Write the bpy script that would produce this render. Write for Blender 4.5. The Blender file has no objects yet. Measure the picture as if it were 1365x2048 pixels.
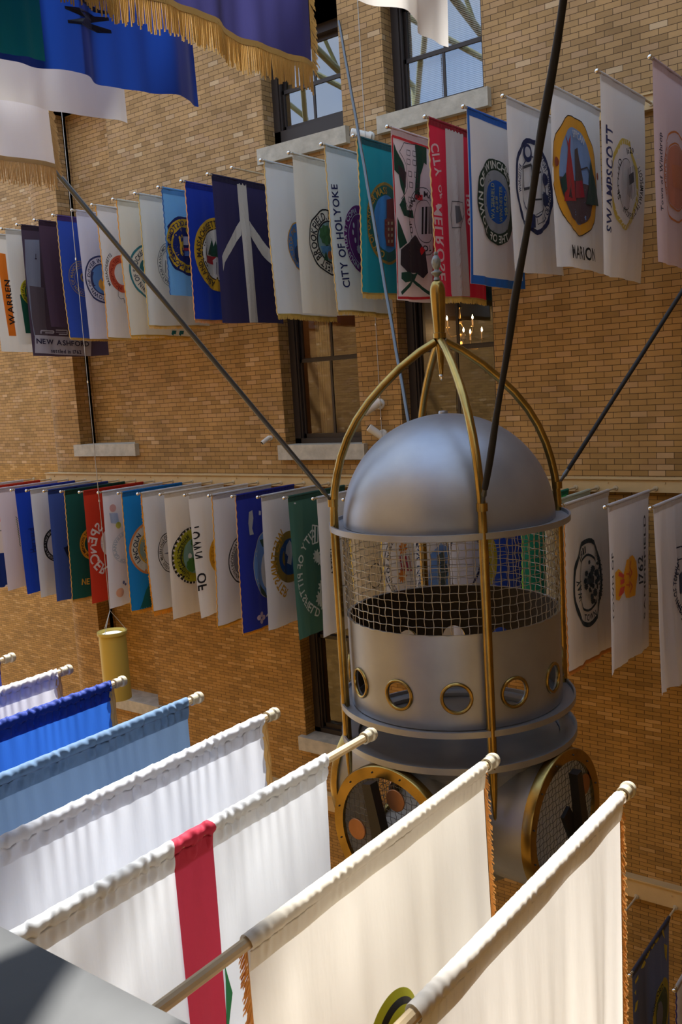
import bpy, bmesh, math, random
from mathutils import Vector, Matrix
from mathutils.geometry import tessellate_polygon
PI = math.pi
S = 1.6                      # real size of one layout unit in metres
HZ = 9.0                     # camera height above the floor, in layout units
sc = bpy.context.scene

# ------------------------------------------------------------------ camera
YAW, PITCH, ROLL, FPX = math.radians(37.50680), math.radians(7.56466), math.radians(3.57413), 1865.134
cy, sy = math.cos(YAW), math.sin(YAW)
fwd = Vector((-sy*math.cos(PITCH), cy*math.cos(PITCH), -math.sin(PITCH)))
rgt = Vector((cy, sy, 0)); dwn = fwd.cross(rgt)
R2 = math.cos(ROLL)*rgt + math.sin(ROLL)*dwn
D2 = -math.sin(ROLL)*rgt + math.cos(ROLL)*dwn
cd = bpy.data.cameras.new('camera'); cam = bpy.data.objects.new('camera', cd); sc.collection.objects.link(cam)
M = Matrix((R2, -D2, -fwd)).transposed().to_4x4(); M.translation = Vector((0, 0, HZ*S)); cam.matrix_world = M
cd.sensor_fit = 'VERTICAL'; cd.sensor_height = 36; cd.lens = 36*FPX/2048; cd.clip_start = .05; cd.clip_end = 200
cd.dof.use_dof = True; cd.dof.focus_distance = 5.4*S; cd.dof.aperture_fstop = 14
sc.camera = cam

# ------------------------------------------------------------------ light
w = bpy.data.worlds.new('sky'); sc.world = w; w.use_nodes = True
nt = w.node_tree; bg = nt.nodes['Background']
tc = nt.nodes.new('ShaderNodeTexCoord'); sx = nt.nodes.new('ShaderNodeSeparateXYZ')
nz = nt.nodes.new('ShaderNodeTexNoise'); nz.inputs['Scale'].default_value = 3.0; nz.inputs['Detail'].default_value = 4
cr = nt.nodes.new('ShaderNodeValToRGB'); cr.color_ramp.elements[0].position = .42; cr.color_ramp.elements[1].position = .62
cr.color_ramp.elements[0].color = (.40, .60, 1.0, 1); cr.color_ramp.elements[1].color = (.84, .92, 1.0, 1)
mx = nt.nodes.new('ShaderNodeMix'); mx.data_type = 'RGBA'
gr = nt.nodes.new('ShaderNodeMapRange'); gr.inputs[1].default_value = -.15; gr.inputs[2].default_value = .1
mx.inputs[6].default_value = (.40, .32, .24, 1)
nt.links.new(tc.outputs['Generated'], nz.inputs['Vector']); nt.links.new(nz.outputs['Fac'], cr.inputs['Fac'])
nt.links.new(tc.outputs['Generated'], sx.inputs[0]); nt.links.new(sx.outputs['Z'], gr.inputs[0])
nt.links.new(gr.outputs[0], mx.inputs[0]); nt.links.new(cr.outputs['Color'], mx.inputs[7]); nt.links.new(mx.outputs[2], bg.inputs['Color'])
bg.inputs['Strength'].default_value = 2.0
sun = bpy.data.lights.new('sun', 'SUN'); sun.energy = 12.0; sun.angle = math.radians(1.2); sun.color = (1.0, .955, .88)
so = bpy.data.objects.new('sun', sun); sc.collection.objects.link(so)
SUNDIR = Vector((-.30, .47, .80)).normalized()
so.rotation_euler = SUNDIR.to_track_quat('Z', 'Y').to_euler(); so.location = (0, 0, 30)
sc.view_settings.view_transform = 'Standard'; sc.view_settings.look = 'None'
sc.view_settings.exposure = 0.1; sc.view_settings.gamma = 1
sc.cycles.max_bounces = 7; sc.cycles.diffuse_bounces = 4; sc.cycles.glossy_bounces = 3
sc.cycles.transmission_bounces = 4; sc.cycles.transparent_max_bounces = 8
sc.cycles.sample_clamp_indirect = 6; sc.cycles.caustics_reflective = False; sc.cycles.caustics_refractive = False
sc.cycles.use_denoising = True

# ------------------------------------------------------------------ pixel <-> layout plane helpers (measuring only)
def ray(x, y):
    return (R2*((x-682.5)/FPX) + D2*((y-1024)/FPX) + fwd)
def onX(x, y, X): r = ray(x, y); return r*(X/r.x)
def onY(x, y, Y): r = ray(x, y); return r*(Y/r.y)
def depth(P): return P.dot(fwd)

# ------------------------------------------------------------------ materials
def lin(c):
    c = c/255.0
    return c/12.92 if c <= .04045 else ((c+.055)/1.055)**2.4
MATS = {}
def pm(name, rgb, rough=.6, metal=0, bump=0, bscale=60, srgb=True, var=0, coat=0, spec=None):
    if name in MATS: return MATS[name]
    m = bpy.data.materials.new(name); m.use_nodes = True; MATS[name] = m
    n = m.node_tree; b = n.nodes['Principled BSDF']
    col = tuple(lin(v) for v in rgb) if srgb else rgb
    b.inputs['Base Color'].default_value = (*col, 1)
    b.inputs['Roughness'].default_value = rough; b.inputs['Metallic'].default_value = metal
    if spec is not None: b.inputs['Specular IOR Level'].default_value = spec
    if bump or var:
        t = n.nodes.new('ShaderNodeTexCoord'); z = n.nodes.new('ShaderNodeTexNoise'); z.inputs['Scale'].default_value = bscale
        z.inputs['Detail'].default_value = 5; n.links.new(t.outputs['Object'], z.inputs['Vector'])
        if bump:
            bu = n.nodes.new('ShaderNodeBump'); bu.inputs['Strength'].default_value = bump; bu.inputs['Distance'].default_value = .01
            n.links.new(z.outputs['Fac'], bu.inputs['Height']); n.links.new(bu.outputs[0], b.inputs['Normal'])
        if var:
            r = n.nodes.new('ShaderNodeValToRGB'); r.color_ramp.elements[0].position = .3; r.color_ramp.elements[1].position = .7
            r.color_ramp.elements[0].color = (*[v*(1-var) for v in col], 1); r.color_ramp.elements[1].color = (*[min(1, v*(1+var)) for v in col], 1)
            z2 = n.nodes.new('ShaderNodeTexNoise'); z2.inputs['Scale'].default_value = bscale*.25; z2.inputs['Detail'].default_value = 6
            n.links.new(t.outputs['Object'], z2.inputs['Vector']); n.links.new(z2.outputs['Fac'], r.inputs['Fac']); n.links.new(r.outputs[0], b.inputs['Base Color'])
    return m
def cloth_mat(rgb, trans=.38, shine=.0, ink=False):
    key = 'fabric_%d_%d_%d_%d_%d' % (*rgb, int(trans*100), int(shine*100))
    if key in MATS: return MATS[key]
    m = bpy.data.materials.new(key); m.use_nodes = True; MATS[key] = m
    n = m.node_tree; b = n.nodes['Principled BSDF']; out = n.nodes['Material Output']
    col = tuple(lin(v) for v in rgb)
    b.inputs['Base Color'].default_value = (*col, 1); b.inputs['Roughness'].default_value = .75 - shine*.4
    b.inputs['Specular IOR Level'].default_value = .2 + shine*.4
    b.inputs['Sheen Weight'].default_value = .05 + shine*.2
    t = n.nodes.new('ShaderNodeBsdfTranslucent'); t.inputs['Color'].default_value = (*[v**.8 for v in col], 1)
    mixn = n.nodes.new('ShaderNodeMixShader'); mixn.inputs[0].default_value = trans
    n.links.new(b.outputs[0], mixn.inputs[1]); n.links.new(t.outputs[0], mixn.inputs[2]); n.links.new(mixn.outputs[0], out.inputs['Surface'])
    tcn = n.nodes.new('ShaderNodeTexCoord'); z = n.nodes.new('ShaderNodeTexNoise'); z.inputs['Scale'].default_value = 9; z.inputs['Detail'].default_value = 4
    mp = n.nodes.new('ShaderNodeMapping'); mp.inputs['Scale'].default_value = (1, 1.6, .35)
    bu = n.nodes.new('ShaderNodeBump'); bu.inputs['Strength'].default_value = .22; bu.inputs['Distance'].default_value = .02
    n.links.new(tcn.outputs['Object'], mp.inputs[0]); n.links.new(mp.outputs[0], z.inputs['Vector']); n.links.new(z.outputs['Fac'], bu.inputs['Height'])
    n.links.new(bu.outputs[0], b.inputs['Normal']); n.links.new(bu.outputs[0], t.inputs['Normal'])
    return m
def brick_mat(name, tones, mortar, row=.051):
    m = bpy.data.materials.new(name); m.use_nodes = True; MATS[name] = m
    n = m.node_tree; b = n.nodes['Principled BSDF']
    uv = n.nodes.new('ShaderNodeUVMap'); br = n.nodes.new('ShaderNodeTexBrick')
    nz = n.nodes.new('ShaderNodeTexNoise'); nz.inputs['Scale'].default_value = 40
    ms = n.nodes.new('ShaderNodeMix'); ms.data_type = 'VECTOR'; ms.inputs[0].default_value = .0022
    n.links.new(uv.outputs[0], nz.inputs['Vector']); n.links.new(uv.outputs[0], ms.inputs[4]); n.links.new(nz.outputs['Color'], ms.inputs[5])
    n.links.new(ms.outputs[1], br.inputs['Vector'])
    br.offset = .5; br.inputs['Scale'].default_value = 1; br.inputs['Brick Width'].default_value = .149; br.inputs['Row Height'].default_value = row
    br.inputs['Mortar Size'].default_value = .0026; br.inputs['Mortar Smooth'].default_value = .25
    br.inputs['Color1'].default_value = (0, 0, 0, 1); br.inputs['Color2'].default_value = (1, 1, 1, 1); br.inputs['Mortar'].default_value = (.5, .5, .5, 1)
    r = n.nodes.new('ShaderNodeValToRGB'); e = r.color_ramp.elements
    while len(e) < len(tones): e.new(.5)
    for i, (p, c) in enumerate(tones): e[i].position = p; e[i].color = (*[lin(v) for v in c], 1)
    n.links.new(br.outputs['Color'], r.inputs['Fac'])
    big = n.nodes.new('ShaderNodeTexNoise'); big.inputs['Scale'].default_value = 2.2; big.inputs['Detail'].default_value = 8; n.links.new(uv.outputs[0], big.inputs['Vector'])
    br2 = n.nodes.new('ShaderNodeMapRange'); br2.inputs[1].default_value = .3; br2.inputs[2].default_value = .7; br2.inputs[3].default_value = .84; br2.inputs[4].default_value = 1.12
    n.links.new(big.outputs['Fac'], br2.inputs[0])
    mul = n.nodes.new('ShaderNodeVectorMath'); mul.operation = 'SCALE'; n.links.new(r.outputs[0], mul.inputs[0]); n.links.new(br2.outputs[0], mul.inputs['Scale'])
    mo = n.nodes.new('ShaderNodeMix'); mo.data_type = 'RGBA'; mo.inputs[7].default_value = (*[lin(v) for v in mortar], 1)
    n.links.new(br.outputs['Fac'], mo.inputs[0]); n.links.new(mul.outputs[0], mo.inputs[6]); n.links.new(mo.outputs[2], b.inputs['Base Color'])
    bu = n.nodes.new('ShaderNodeBump'); bu.inputs['Strength'].default_value = .6; bu.inputs['Distance'].default_value = .004; bu.invert = True
    n.links.new(br.outputs['Fac'], bu.inputs['Height']); n.links.new(bu.outputs[0], b.inputs['Normal'])
    b.inputs['Roughness'].default_value = .75; b.inputs['Specular IOR Level'].default_value = .25
    return m
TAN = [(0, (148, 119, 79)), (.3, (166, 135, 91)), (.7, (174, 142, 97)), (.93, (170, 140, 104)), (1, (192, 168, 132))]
ORG = [(0, (144, 111, 58)), (.35, (162, 125, 64)), (.8, (170, 131, 70)), (1, (184, 148, 92))]  # thinner Roman brick, its orange partly warm bounce light put into the colour
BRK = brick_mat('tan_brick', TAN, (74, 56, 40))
MID = [(0, (144, 113, 66)), (.3, (162, 128, 75)), (.7, (170, 134, 81)), (.93, (168, 134, 90)), (1, (188, 156, 112))]  # same tan brick, warm light from below put into the colour
BRK3 = brick_mat('tan_brick_warm_lit', MID, (72, 52, 34))
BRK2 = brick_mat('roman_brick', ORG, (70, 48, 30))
STONE = pm('limestone', (176, 172, 158), .8, bump=.4, bscale=40, var=.18)
TRIMM = pm('painted_stone_band', (196, 170, 122), .7, bump=.15, bscale=30, var=.06)
BRASS = pm('aged_brass', (156, 132, 76), .27, 1, bump=.05, bscale=30, var=.25)
STEEL = pm('brushed_steel', (156, 161, 170), .42, .72, bump=.03, bscale=25, var=.07)
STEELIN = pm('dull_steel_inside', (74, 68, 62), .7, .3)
WIRE = pm('galvanised_wire', (168, 168, 164), .4, .75)
BLACKM = pm('black_metal', (20, 20, 22), .5)
COPPER = pm('copper', (160, 116, 86), .45, .8, var=.1)
RUBBER = pm('black_foam_sleeve', (15, 15, 18), .7, bump=.3, bscale=20)
RODM = pm('dark_steel_rod', (86, 90, 94), .3, .8)
WIRED = pm('dull_wire', (104, 104, 104), .5, .4)
CHROME = pm('polished_nickel', (215, 212, 205), .15, 1)
IVORY = pm('ivory_metal_cap', (206, 200, 178), .3, .25)
WOOD = pm('pale_wood_pole', (212, 188, 146), .5, bump=.1, bscale=50, var=.1)
POLEM = pm('cream_pole', (190, 176, 146), .4)
GOLD = cloth_mat((214, 170, 92), .25)
GOLDO = cloth_mat((226, 150, 48), .3)
FRAME = pm('dark_bronze_paint', (44, 36, 33), .5)
WHITEP = pm('white_paint', (214, 214, 208), .5)
LAMPM = pm('yellow_lamp_shell', (196, 176, 88), .45, .1)

# ------------------------------------------------------------------ mesh helpers
class MB:
    def __init__(s): s.v = []; s.f = []; s.m = []; s.uv = {}; s.sm = []
    def quad(s, a, b, c, d, mi=0, sm=False, uv=None):
        i = len(s.v); s.v += [tuple(a), tuple(b), tuple(c), tuple(d)]; s.f.append((i, i+1, i+2, i+3)); s.m.append(mi); s.sm.append(sm)
        if uv: s.uv[len(s.f)-1] = uv
    def tri(s, a, b, c, mi=0):
        i = len(s.v); s.v += [tuple(a), tuple(b), tuple(c)]; s.f.append((i, i+1, i+2)); s.m.append(mi); s.sm.append(False)
    def box(s, x0, x1, y0, y1, z0, z1, mi=0, M=None):
        P = [Vector((x, y, z)) for z in (z0, z1) for y in (y0, y1) for x in (x0, x1)]
        if M: P = [M @ p for p in P]
        i = len(s.v); s.v += [tuple(p) for p in P]
        for f in ((0, 2, 3, 1), (4, 5, 7, 6), (0, 1, 5, 4), (2, 6, 7, 3), (0, 4, 6, 2), (1, 3, 7, 5)):
            s.f.append(tuple(i+k for k in f)); s.m.append(mi); s.sm.append(False)
        return s
    def tube(s, pts, rad, n=10, mi=0, cap=True, closed=False):
        pts = [Vector(p) for p in pts]; N = len(pts)
        if not hasattr(rad, '__len__'): rad = [rad]*N
        base = len(s.v); nrm = None
        for k, p in enumerate(pts):
            if closed: t = pts[(k+1) % N]-pts[k-1]
            else: t = (pts[min(k+1, N-1)]-pts[max(k-1, 0)])
            t.normalize()
            if nrm is None: nrm = t.orthogonal().normalized()
            else:
                nrm = nrm - t*nrm.dot(t); nrm.normalize()
            bn = t.cross(nrm)
            for j in range(n):
                a = 2*PI*j/n; s.v.append(tuple(p + rad[k]*(math.cos(a)*nrm+math.sin(a)*bn)))
        for k in range(N if closed else N-1):
            k2 = (k+1) % N
            for j in range(n):
                j2 = (j+1) % n
                s.f.append((base+k*n+j, base+k*n+j2, base+k2*n+j2, base+k2*n+j)); s.m.append(mi); s.sm.append(True)
        if cap and not closed:
            s.f.append(tuple(base+j for j in range(n))[::-1]); s.m.append(mi); s.sm.append(False)
            s.f.append(tuple(base+(N-1)*n+j for j in range(n))); s.m.append(mi); s.sm.append(False)
        return s
    def lathe(s, prof, n=48, c=(0, 0), mi=0, M=None, closed=False):
        base = len(s.v); L = len(prof)
        for (r, z) in prof:
            for j in range(n):
                a = 2*PI*j/n; p = Vector((c[0]+r*math.cos(a), c[1]+r*math.sin(a), z))
                s.v.append(tuple(M @ p if M else p))
        for k in range(L if closed else L-1):
            k2 = (k+1) % L
            for j in range(n):
                j2 = (j+1) % n
                s.f.append((base+k*n+j, base+k*n+j2, base+k2*n+j2, base+k2*n+j)); s.m.append(mi); s.sm.append(True)
        return s
    def build(s, name, mats, parent=None, loc=None, sharp=35):
        me = bpy.data.meshes.new(name); me.from_pydata(s.v, [], s.f)
        for m in (mats if isinstance(mats, (list, tuple)) else [mats]): me.materials.append(m)
        me.polygons.foreach_set('material_index', s.m); me.polygons.foreach_set('use_smooth', s.sm)
        if s.uv:
            l = me.uv_layers.new(name='UVMap')
            for fi, u in s.uv.items():
                for li, c in zip(me.polygons[fi].loop_indices, u): l.data[li].uv = c
        me.update()
        if any(s.sm) and sharp: me.set_sharp_from_angle(angle=math.radians(sharp))
        return link(name, me, parent, loc)
def link(name, me, parent=None, loc=None):
    o = bpy.data.objects.new(name, me); sc.collection.objects.link(o)
    if parent is not None:
        o.parent = parent
        if loc is not None: o.location = loc
    else:
        l = Vector(loc) if loc is not None else Vector((0, 0, 0))
        o.location = (l + Vector((0, 0, HZ)))*S; o.scale = (S, S, S)
    return o
def thing(name, label, cat, loc=(0, 0, 0), group=None):
    o = link(name, None, None, loc); o.empty_display_size = .1
    return tag(o, label, cat, group)
def tag(o, label, cat, group=None):
    o['label'] = label; o['category'] = cat
    if group: o['group'] = group
    return o
def struct(o, label=None):
    o['kind'] = 'structure'
    if label: o['label'] = label; o['category'] = label.split('|')[-1] if '|' in label else 'structure'; o['label'] = label.split('|')[0]
    return o

# ------------------------------------------------------------------ brick walls with openings
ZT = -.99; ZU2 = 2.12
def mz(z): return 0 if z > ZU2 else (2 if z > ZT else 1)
def vz(z): return z if z >= ZT else ZT + (z-ZT)*(.051/.0375)
def wall_cells(mb, x0, x1, z0, z1, Y, openings, jamb, face=-1, hs=None):
    xs = sorted({x0, x1, *[o[0] for o in openings], *[o[1] for o in openings]})
    zs = sorted({z0, z1, *([ZT] if z0 < ZT < z1 else []), *([ZU2] if z0 < ZU2 < z1 else []), *[o[2] for o in openings], *[o[3] for o in openings]})
    xs = [x for x in xs if x0 <= x <= x1]; zs = [z for z in zs if z0 <= z <= z1]
    for i in range(len(xs)-1):
        for j in range(len(zs)-1):
            xm, zm = (xs[i]+xs[i+1])/2, (zs[j]+zs[j+1])/2
            if any(o[0] < xm < o[1] and o[2] < zm < o[3] for o in openings): continue
            a, b, c, d = (xs[i], Y, zs[j]), (xs[i+1], Y, zs[j]), (xs[i+1], Y, zs[j+1]), (xs[i], Y, zs[j+1])
            q = (a, b, c, d) if face < 0 else (b, a, d, c)
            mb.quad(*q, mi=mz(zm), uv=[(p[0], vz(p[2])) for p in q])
    for o in openings:
        X0, X1, Z0, Z1 = o; mi = mz((Z0+Z1)/2); Y2 = Y + jamb*(-face)
        zc = [Z0]+([ZU2] if Z0 < ZU2 < Z1 else [])+[Z1]
        for (p, q2, mi) in [((X0, a_), (X0, b_), mz((a_+b_)/2)) for a_, b_ in zip(zc, zc[1:])]+[((X1, b_), (X1, a_), mz((a_+b_)/2)) for a_, b_ in zip(zc, zc[1:])]:
            qs = ((p[0], Y, p[1]), (q2[0], Y, q2[1]), (q2[0], Y2, q2[1]), (p[0], Y2, p[1]))
            if face > 0: qs = qs[::-1]
            mb.quad(*qs, mi=mi, uv=[(c[1], vz(c[2])) for c in qs])
        for z in (Z0, Z1):
            qs = ((X0, Y, z), (X1, Y, z), (X1, Y2, z), (X0, Y2, z)); 
            if z == Z0: qs = qs[::-1]
            mb.quad(*qs, mi=mi, uv=[(c[0], c[1]) for c in qs])
W1 = (-6.86, -5.80); W2 = (-5.28, -4.20); NI = (-10.54, -9.42)
UP = (2.60, 3.74); LO = (-.60, 1.32); BO = (-4.02, -1.62)
far_open = [(*W1, *UP), (*W2, *UP), (*W1, *LO), (*W2, *LO), (*W1, *BO), (*W2, *BO)]
niches = [(*NI, -.55, 3.78), (*NI, -4.06, -1.62)]
mb = MB(); wall_cells(mb, -10.94, 6, -9, 7, 8, far_open+niches, .26)
for o in [(*NI, -.55, ZU2), (*NI, ZU2, 3.78), niches[1]]:      # brick infill at the back of the blind windows
    q = [(o[0], 8.30, o[2]), (o[1], 8.30, o[2]), (o[1], 8.30, o[3]), (o[0], 8.30, o[3])]
    mb.quad(*q, mi=mz((o[2]+o[3])/2), uv=[(p[0]+.04, vz(p[2])) for p in q])
    for X in o[:2]:
        q = [(X, 8.2, o[2]), (X, 8.31, o[2]), (X, 8.31, o[3]), (X, 8.2, o[3])]
        mb.quad(*q, mi=mz((o[2]+o[3])/2), uv=[(p[1], vz(p[2])) for p in q])
# convex rounded end, then the set-back wall
rr = .5; n = 14
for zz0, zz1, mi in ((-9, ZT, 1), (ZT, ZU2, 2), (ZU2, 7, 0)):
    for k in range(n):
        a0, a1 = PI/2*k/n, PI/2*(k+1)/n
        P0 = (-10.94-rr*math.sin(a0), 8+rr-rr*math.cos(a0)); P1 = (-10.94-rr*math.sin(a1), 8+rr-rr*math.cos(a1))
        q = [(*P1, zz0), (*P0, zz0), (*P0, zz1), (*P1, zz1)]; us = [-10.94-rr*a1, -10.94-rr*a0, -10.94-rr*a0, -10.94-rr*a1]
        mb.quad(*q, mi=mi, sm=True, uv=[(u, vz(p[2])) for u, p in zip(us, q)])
    q = [(-11.44, 9.7, zz0), (-11.44, 8.5, zz0), (-11.44, 8.5, zz1), (-11.44, 9.7, zz1)]; mb.quad(*q, mi=mi, uv=[(p[1], vz(p[2])) for p in q])
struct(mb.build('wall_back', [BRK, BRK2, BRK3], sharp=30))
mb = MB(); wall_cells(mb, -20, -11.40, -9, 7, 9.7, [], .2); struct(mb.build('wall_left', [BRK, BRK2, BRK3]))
# near wall with the gallery opening the camera looks out of
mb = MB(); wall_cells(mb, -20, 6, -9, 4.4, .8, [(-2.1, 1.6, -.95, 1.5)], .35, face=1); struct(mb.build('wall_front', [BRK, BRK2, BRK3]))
mb = MB()
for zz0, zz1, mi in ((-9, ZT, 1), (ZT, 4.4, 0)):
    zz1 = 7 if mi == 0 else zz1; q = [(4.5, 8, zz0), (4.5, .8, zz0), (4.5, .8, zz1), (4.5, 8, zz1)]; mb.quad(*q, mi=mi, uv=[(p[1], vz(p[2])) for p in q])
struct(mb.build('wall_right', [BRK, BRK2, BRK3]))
FLOORM = pm('warm_marble_floor', (200, 172, 120), .5, var=.12, bscale=4)
struct(MB().box(-20, 6, .8, 10, -9.2, -9).build('floor', FLOORM))
# gallery behind the camera
PL = pm('gallery_plaster', (150, 146, 138), .8)
g = MB(); g.box(-3.5, 2.5, -3.2, -3, -2.2, 2.2); g.box(-3.6, -3.5, -3.1, .8, -2.2, 2.2); g.box(2.5, 2.6, -3.1, .8, -2.2, 2.2)
struct(g.build('wall_gallery', PL)); struct(MB().box(-3.6, 2.6, -3.2, .44, 1.9, 2.0).build('ceiling', PL)); struct(MB().box(-3.6, 2.6, -3.2, .44, -2.3, -2.2).build('floor_gallery', PL))
LED = pm('grey_slate_coping', (60, 63, 66), .55, bump=.1, bscale=14, var=.3)
g = MB(); g.box(-2.2, 1.7, .30, .80, -.95, -.872)
struct(g.build('trim_1', LED, sharp=0))
# painted stone bands that carry the flagpoles
tn = 2
for (z0, z1) in ((-1.055, -.93), (2.085, 2.21), (-4.845, -4.65)):
    a = MB(); a.box(-11.3, 6, 7.93, 8.02, z0, z1); a.box(-11.3, 6, 7.91, 8.01, z1-.012, z1+.002)
    for k in range(34): a.tube([(-11.1+k*.5, 7.93, (z0+z1)/2+.02), (-11.1+k*.5, 7.92, (z0+z1)/2+.02)], .008, 6)
    struct(a.build('trim_%d' % tn, TRIMM)); tn += 1
a = MB(); a.box(-6, -2.15, .80, .86, -1.09, -.97); struct(a.build('trim_%d' % tn, TRIMM)); tn += 1
a = MB(); a.box(-6, 6, .80, .86, 2.05, 2.19); struct(a.build('trim_%d' % tn, TRIMM)); tn += 1
# niche sills and head stone
for (x0, x1, z) in ((NI[0]-.07, NI[1]+.07, -.55), (NI[0]-.07, NI[1]+.07, -4.06)):
    a = MB(); a.box(x0, x1, 7.93, 8.295, z-.15, z+.005); struct(a.build('trim_%d' % tn, STONE)); tn += 1
a = MB(); a.box(NI[0], NI[1], 7.99, 8.3, 3.78, 4.05); struct(a.build('trim_%d' % tn, TRIMM)); tn += 1

# ------------------------------------------------------------------ windows
def glass_mat(name, tint, refl):
    m = bpy.data.materials.new(name); m.use_nodes = True; n = m.node_tree
    for x in list(n.nodes): n.nodes.remove(x)
    out = n.nodes.new('ShaderNodeOutputMaterial'); g = n.nodes.new('ShaderNodeBsdfGlossy'); g.inputs['Roughness'].default_value = .01
    t = n.nodes.new('ShaderNodeBsdfTransparent'); t.inputs[0].default_value = (*tint, 1)
    l = n.nodes.new('ShaderNodeLayerWeight'); l.inputs['Blend'].default_value = .5
    mr = n.nodes.new('ShaderNodeMapRange'); mr.inputs[3].default_value = refl; mr.inputs[4].default_value = 1.0; mr.inputs[1].default_value = .3
    mi = n.nodes.new('ShaderNodeMixShader'); n.links.new(l.outputs['Facing'], mr.inputs[0]); n.links.new(mr.outputs[0], mi.inputs[0])
    n.links.new(t.outputs[0], mi.inputs[1]); n.links.new(g.outputs[0], mi.inputs[2]); n.links.new(mi.outputs[0], out.inputs[0]); return m
GL = glass_mat('window_glass', (.85, .85, .82), .24)
GLB = glass_mat('window_glass_low', (.9, .88, .84), .12)
BLIND = pm('white_blind_slats', (222, 226, 228), .6)
wn = 1
def window(X, Z, panel=0, blind=False, glass=GL):
    global wn
    x0, x1 = X; z0, z1 = Z; yf = 8.17
    r = struct(link('window_%d' % wn, None, None, (0, 0, 0))); wn += 1
    f = MB(); t = .085
    f.box(x0, x0+t, yf, yf+.12, z0, z1); f.box(x1-t, x1, yf, yf+.12, z0, z1); f.box(x0, x1, yf, yf+.12, z1-.09, z1); f.box(x0, x1, yf, yf+.12, z0, z0+.06+panel)
    f.box(x0+t, x0+t+.02, yf+.02, yf+.05, z0, z1); f.box(x1-t-.02, x1-t, yf+.02, yf+.05, z0, z1)
    f.build('window_frame', FRAME, r)
    zb = z0+.06+panel; zm = (zb+z1-.09)/2 - .02
    for (a, b, y) in ((zb, zm+.02, yf+.055), (zm-.02, z1-.09, yf+.09)):
        s_ = MB(); xa, xb = x0+t, x1-t; q = .04
        s_.box(xa, xa+q, y, y+.03, a, b); s_.box(xb-q, xb, y, y+.03, a, b); s_.box(xa, xb, y, y+.03, a, a+q+.01); s_.box(xa, xb, y, y+.03, b-q, b)
        s_.box((xa+xb)/2-.014, (xa+xb)/2+.014, y+.004, y+.026, a, b)
        so_ = s_.build('window_sash', FRAME, r)
        g_ = MB(); yy = y+.012; g_.quad((xa+.01, yy, a+.01), (xb-.01, yy, a+.01), (xb-.01, yy, b-.01), (xa+.01, yy, b-.01)); g_.build('glass', glass, so_)
    s_ = MB(); s_.box(x0-.07, x1+.07, 7.93, 8.19, z0-.16, z0+.005); s_.build('sill', STONE, r)
    if blind:
        b_ = MB(); nsl = int((z1-z0)/.017)
        for k in range(nsl):
            z = z0+.06+panel+k*.017; b_.quad((x0+t, yf+.15, z), (x1-t, yf+.15, z), (x1-t, yf+.163, z+.014), (x0+t, yf+.163, z+.014))
        b_.build('blind', BLIND, r)
    if z1 > 3:
        h_ = MB(); h_.box(x0, x1, 8.0, 8.26, z1, z1+.3); h_.build('head_stone', TRIMM, r)
    return r
window(W1, UP, panel=.14, blind=False); window(W2, UP, blind=True)
window(W1, LO, glass=GLB); window(W2, LO, glass=GLB); window(W1, BO, glass=GLB); window(W2, BO, glass=GLB)
# rooms behind the windows
RW = pm('room_wall_brown', (120, 84, 52), .7, var=.1, bscale=3); RU = pm('room_wall_pale', (176, 172, 160), .7)
RD = pm('room_wall_dark_panelling', (74, 54, 38), .6)
def room(x0, x1, z0, z1, mat):
    a = MB(); y0, y1 = 8.36, 10.9
    a.box(x0, x1, y1, y1+.05, z0, z1); a.box(x0-.05, x0, y0, y1, z0, z1); a.box(x1, x1+.05, y0, y1, z0, z1); a.box(x0, x1, y0, y1, z1, z1+.05); a.box(x0, x1, y0, y1, z0-.05, z0)
    a.box(x0, x1, y0-.08, y0-.06, z1-.1, z1+.05)
    struct(a.build('wall_room', mat))
room(-7.6, -5.56, -1.0, 1.75, RW); room(-5.5, -3.4, -1.0, 1.75, RD); room(-7.6, -5.56, 2.35, 4.2, RU); room(-5.5, -3.4, 2.35, 4.2, RU); room(-7.6, -3.4, -4.6, -1.4, RD)
def lamp(name, loc, e, col, rad=.05):
    l = bpy.data.lights.new(name, 'POINT'); l.energy = e*S*S; l.color = col; l.shadow_soft_size = rad
    o = bpy.data.objects.new(name, l); sc.collection.objects.link(o); o.location = (Vector(loc)+Vector((0, 0, HZ)))*S; return o
lamp('room_lamp', (-6.6, 9.6, 1.4), 9, (1, .62, .3)); lamp('room_lamp', (-6.4, 9.8, -2.0), 5, (1, .7, .42))
# pale curtain seen in the lower left window and the bottom window
for (xa, xb, za, zb) in ((-6.70, -6.52, -.52, 1.2), (-6.42, -6.05, -3.15, -1.75)):
    a = MB(); N = 24
    for k in range(N):
        u0, u1 = k/N, (k+1)/N; f_ = lambda u: 8.46+.015*math.sin(u*40)
        a.quad((xa+(xb-xa)*u0, f_(u0), za), (xa+(xb-xa)*u1, f_(u1), za), (xa+(xb-xa)*u1, f_(u1), zb), (xa+(xb-xa)*u0, f_(u0), zb), sm=True)
    tag(a.build('curtain', cloth_mat((190, 165, 120), .3)), 'pale curtain panel behind the %s window' % ('lower left' if za > -1 else 'bottom'), 'curtain')

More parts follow.
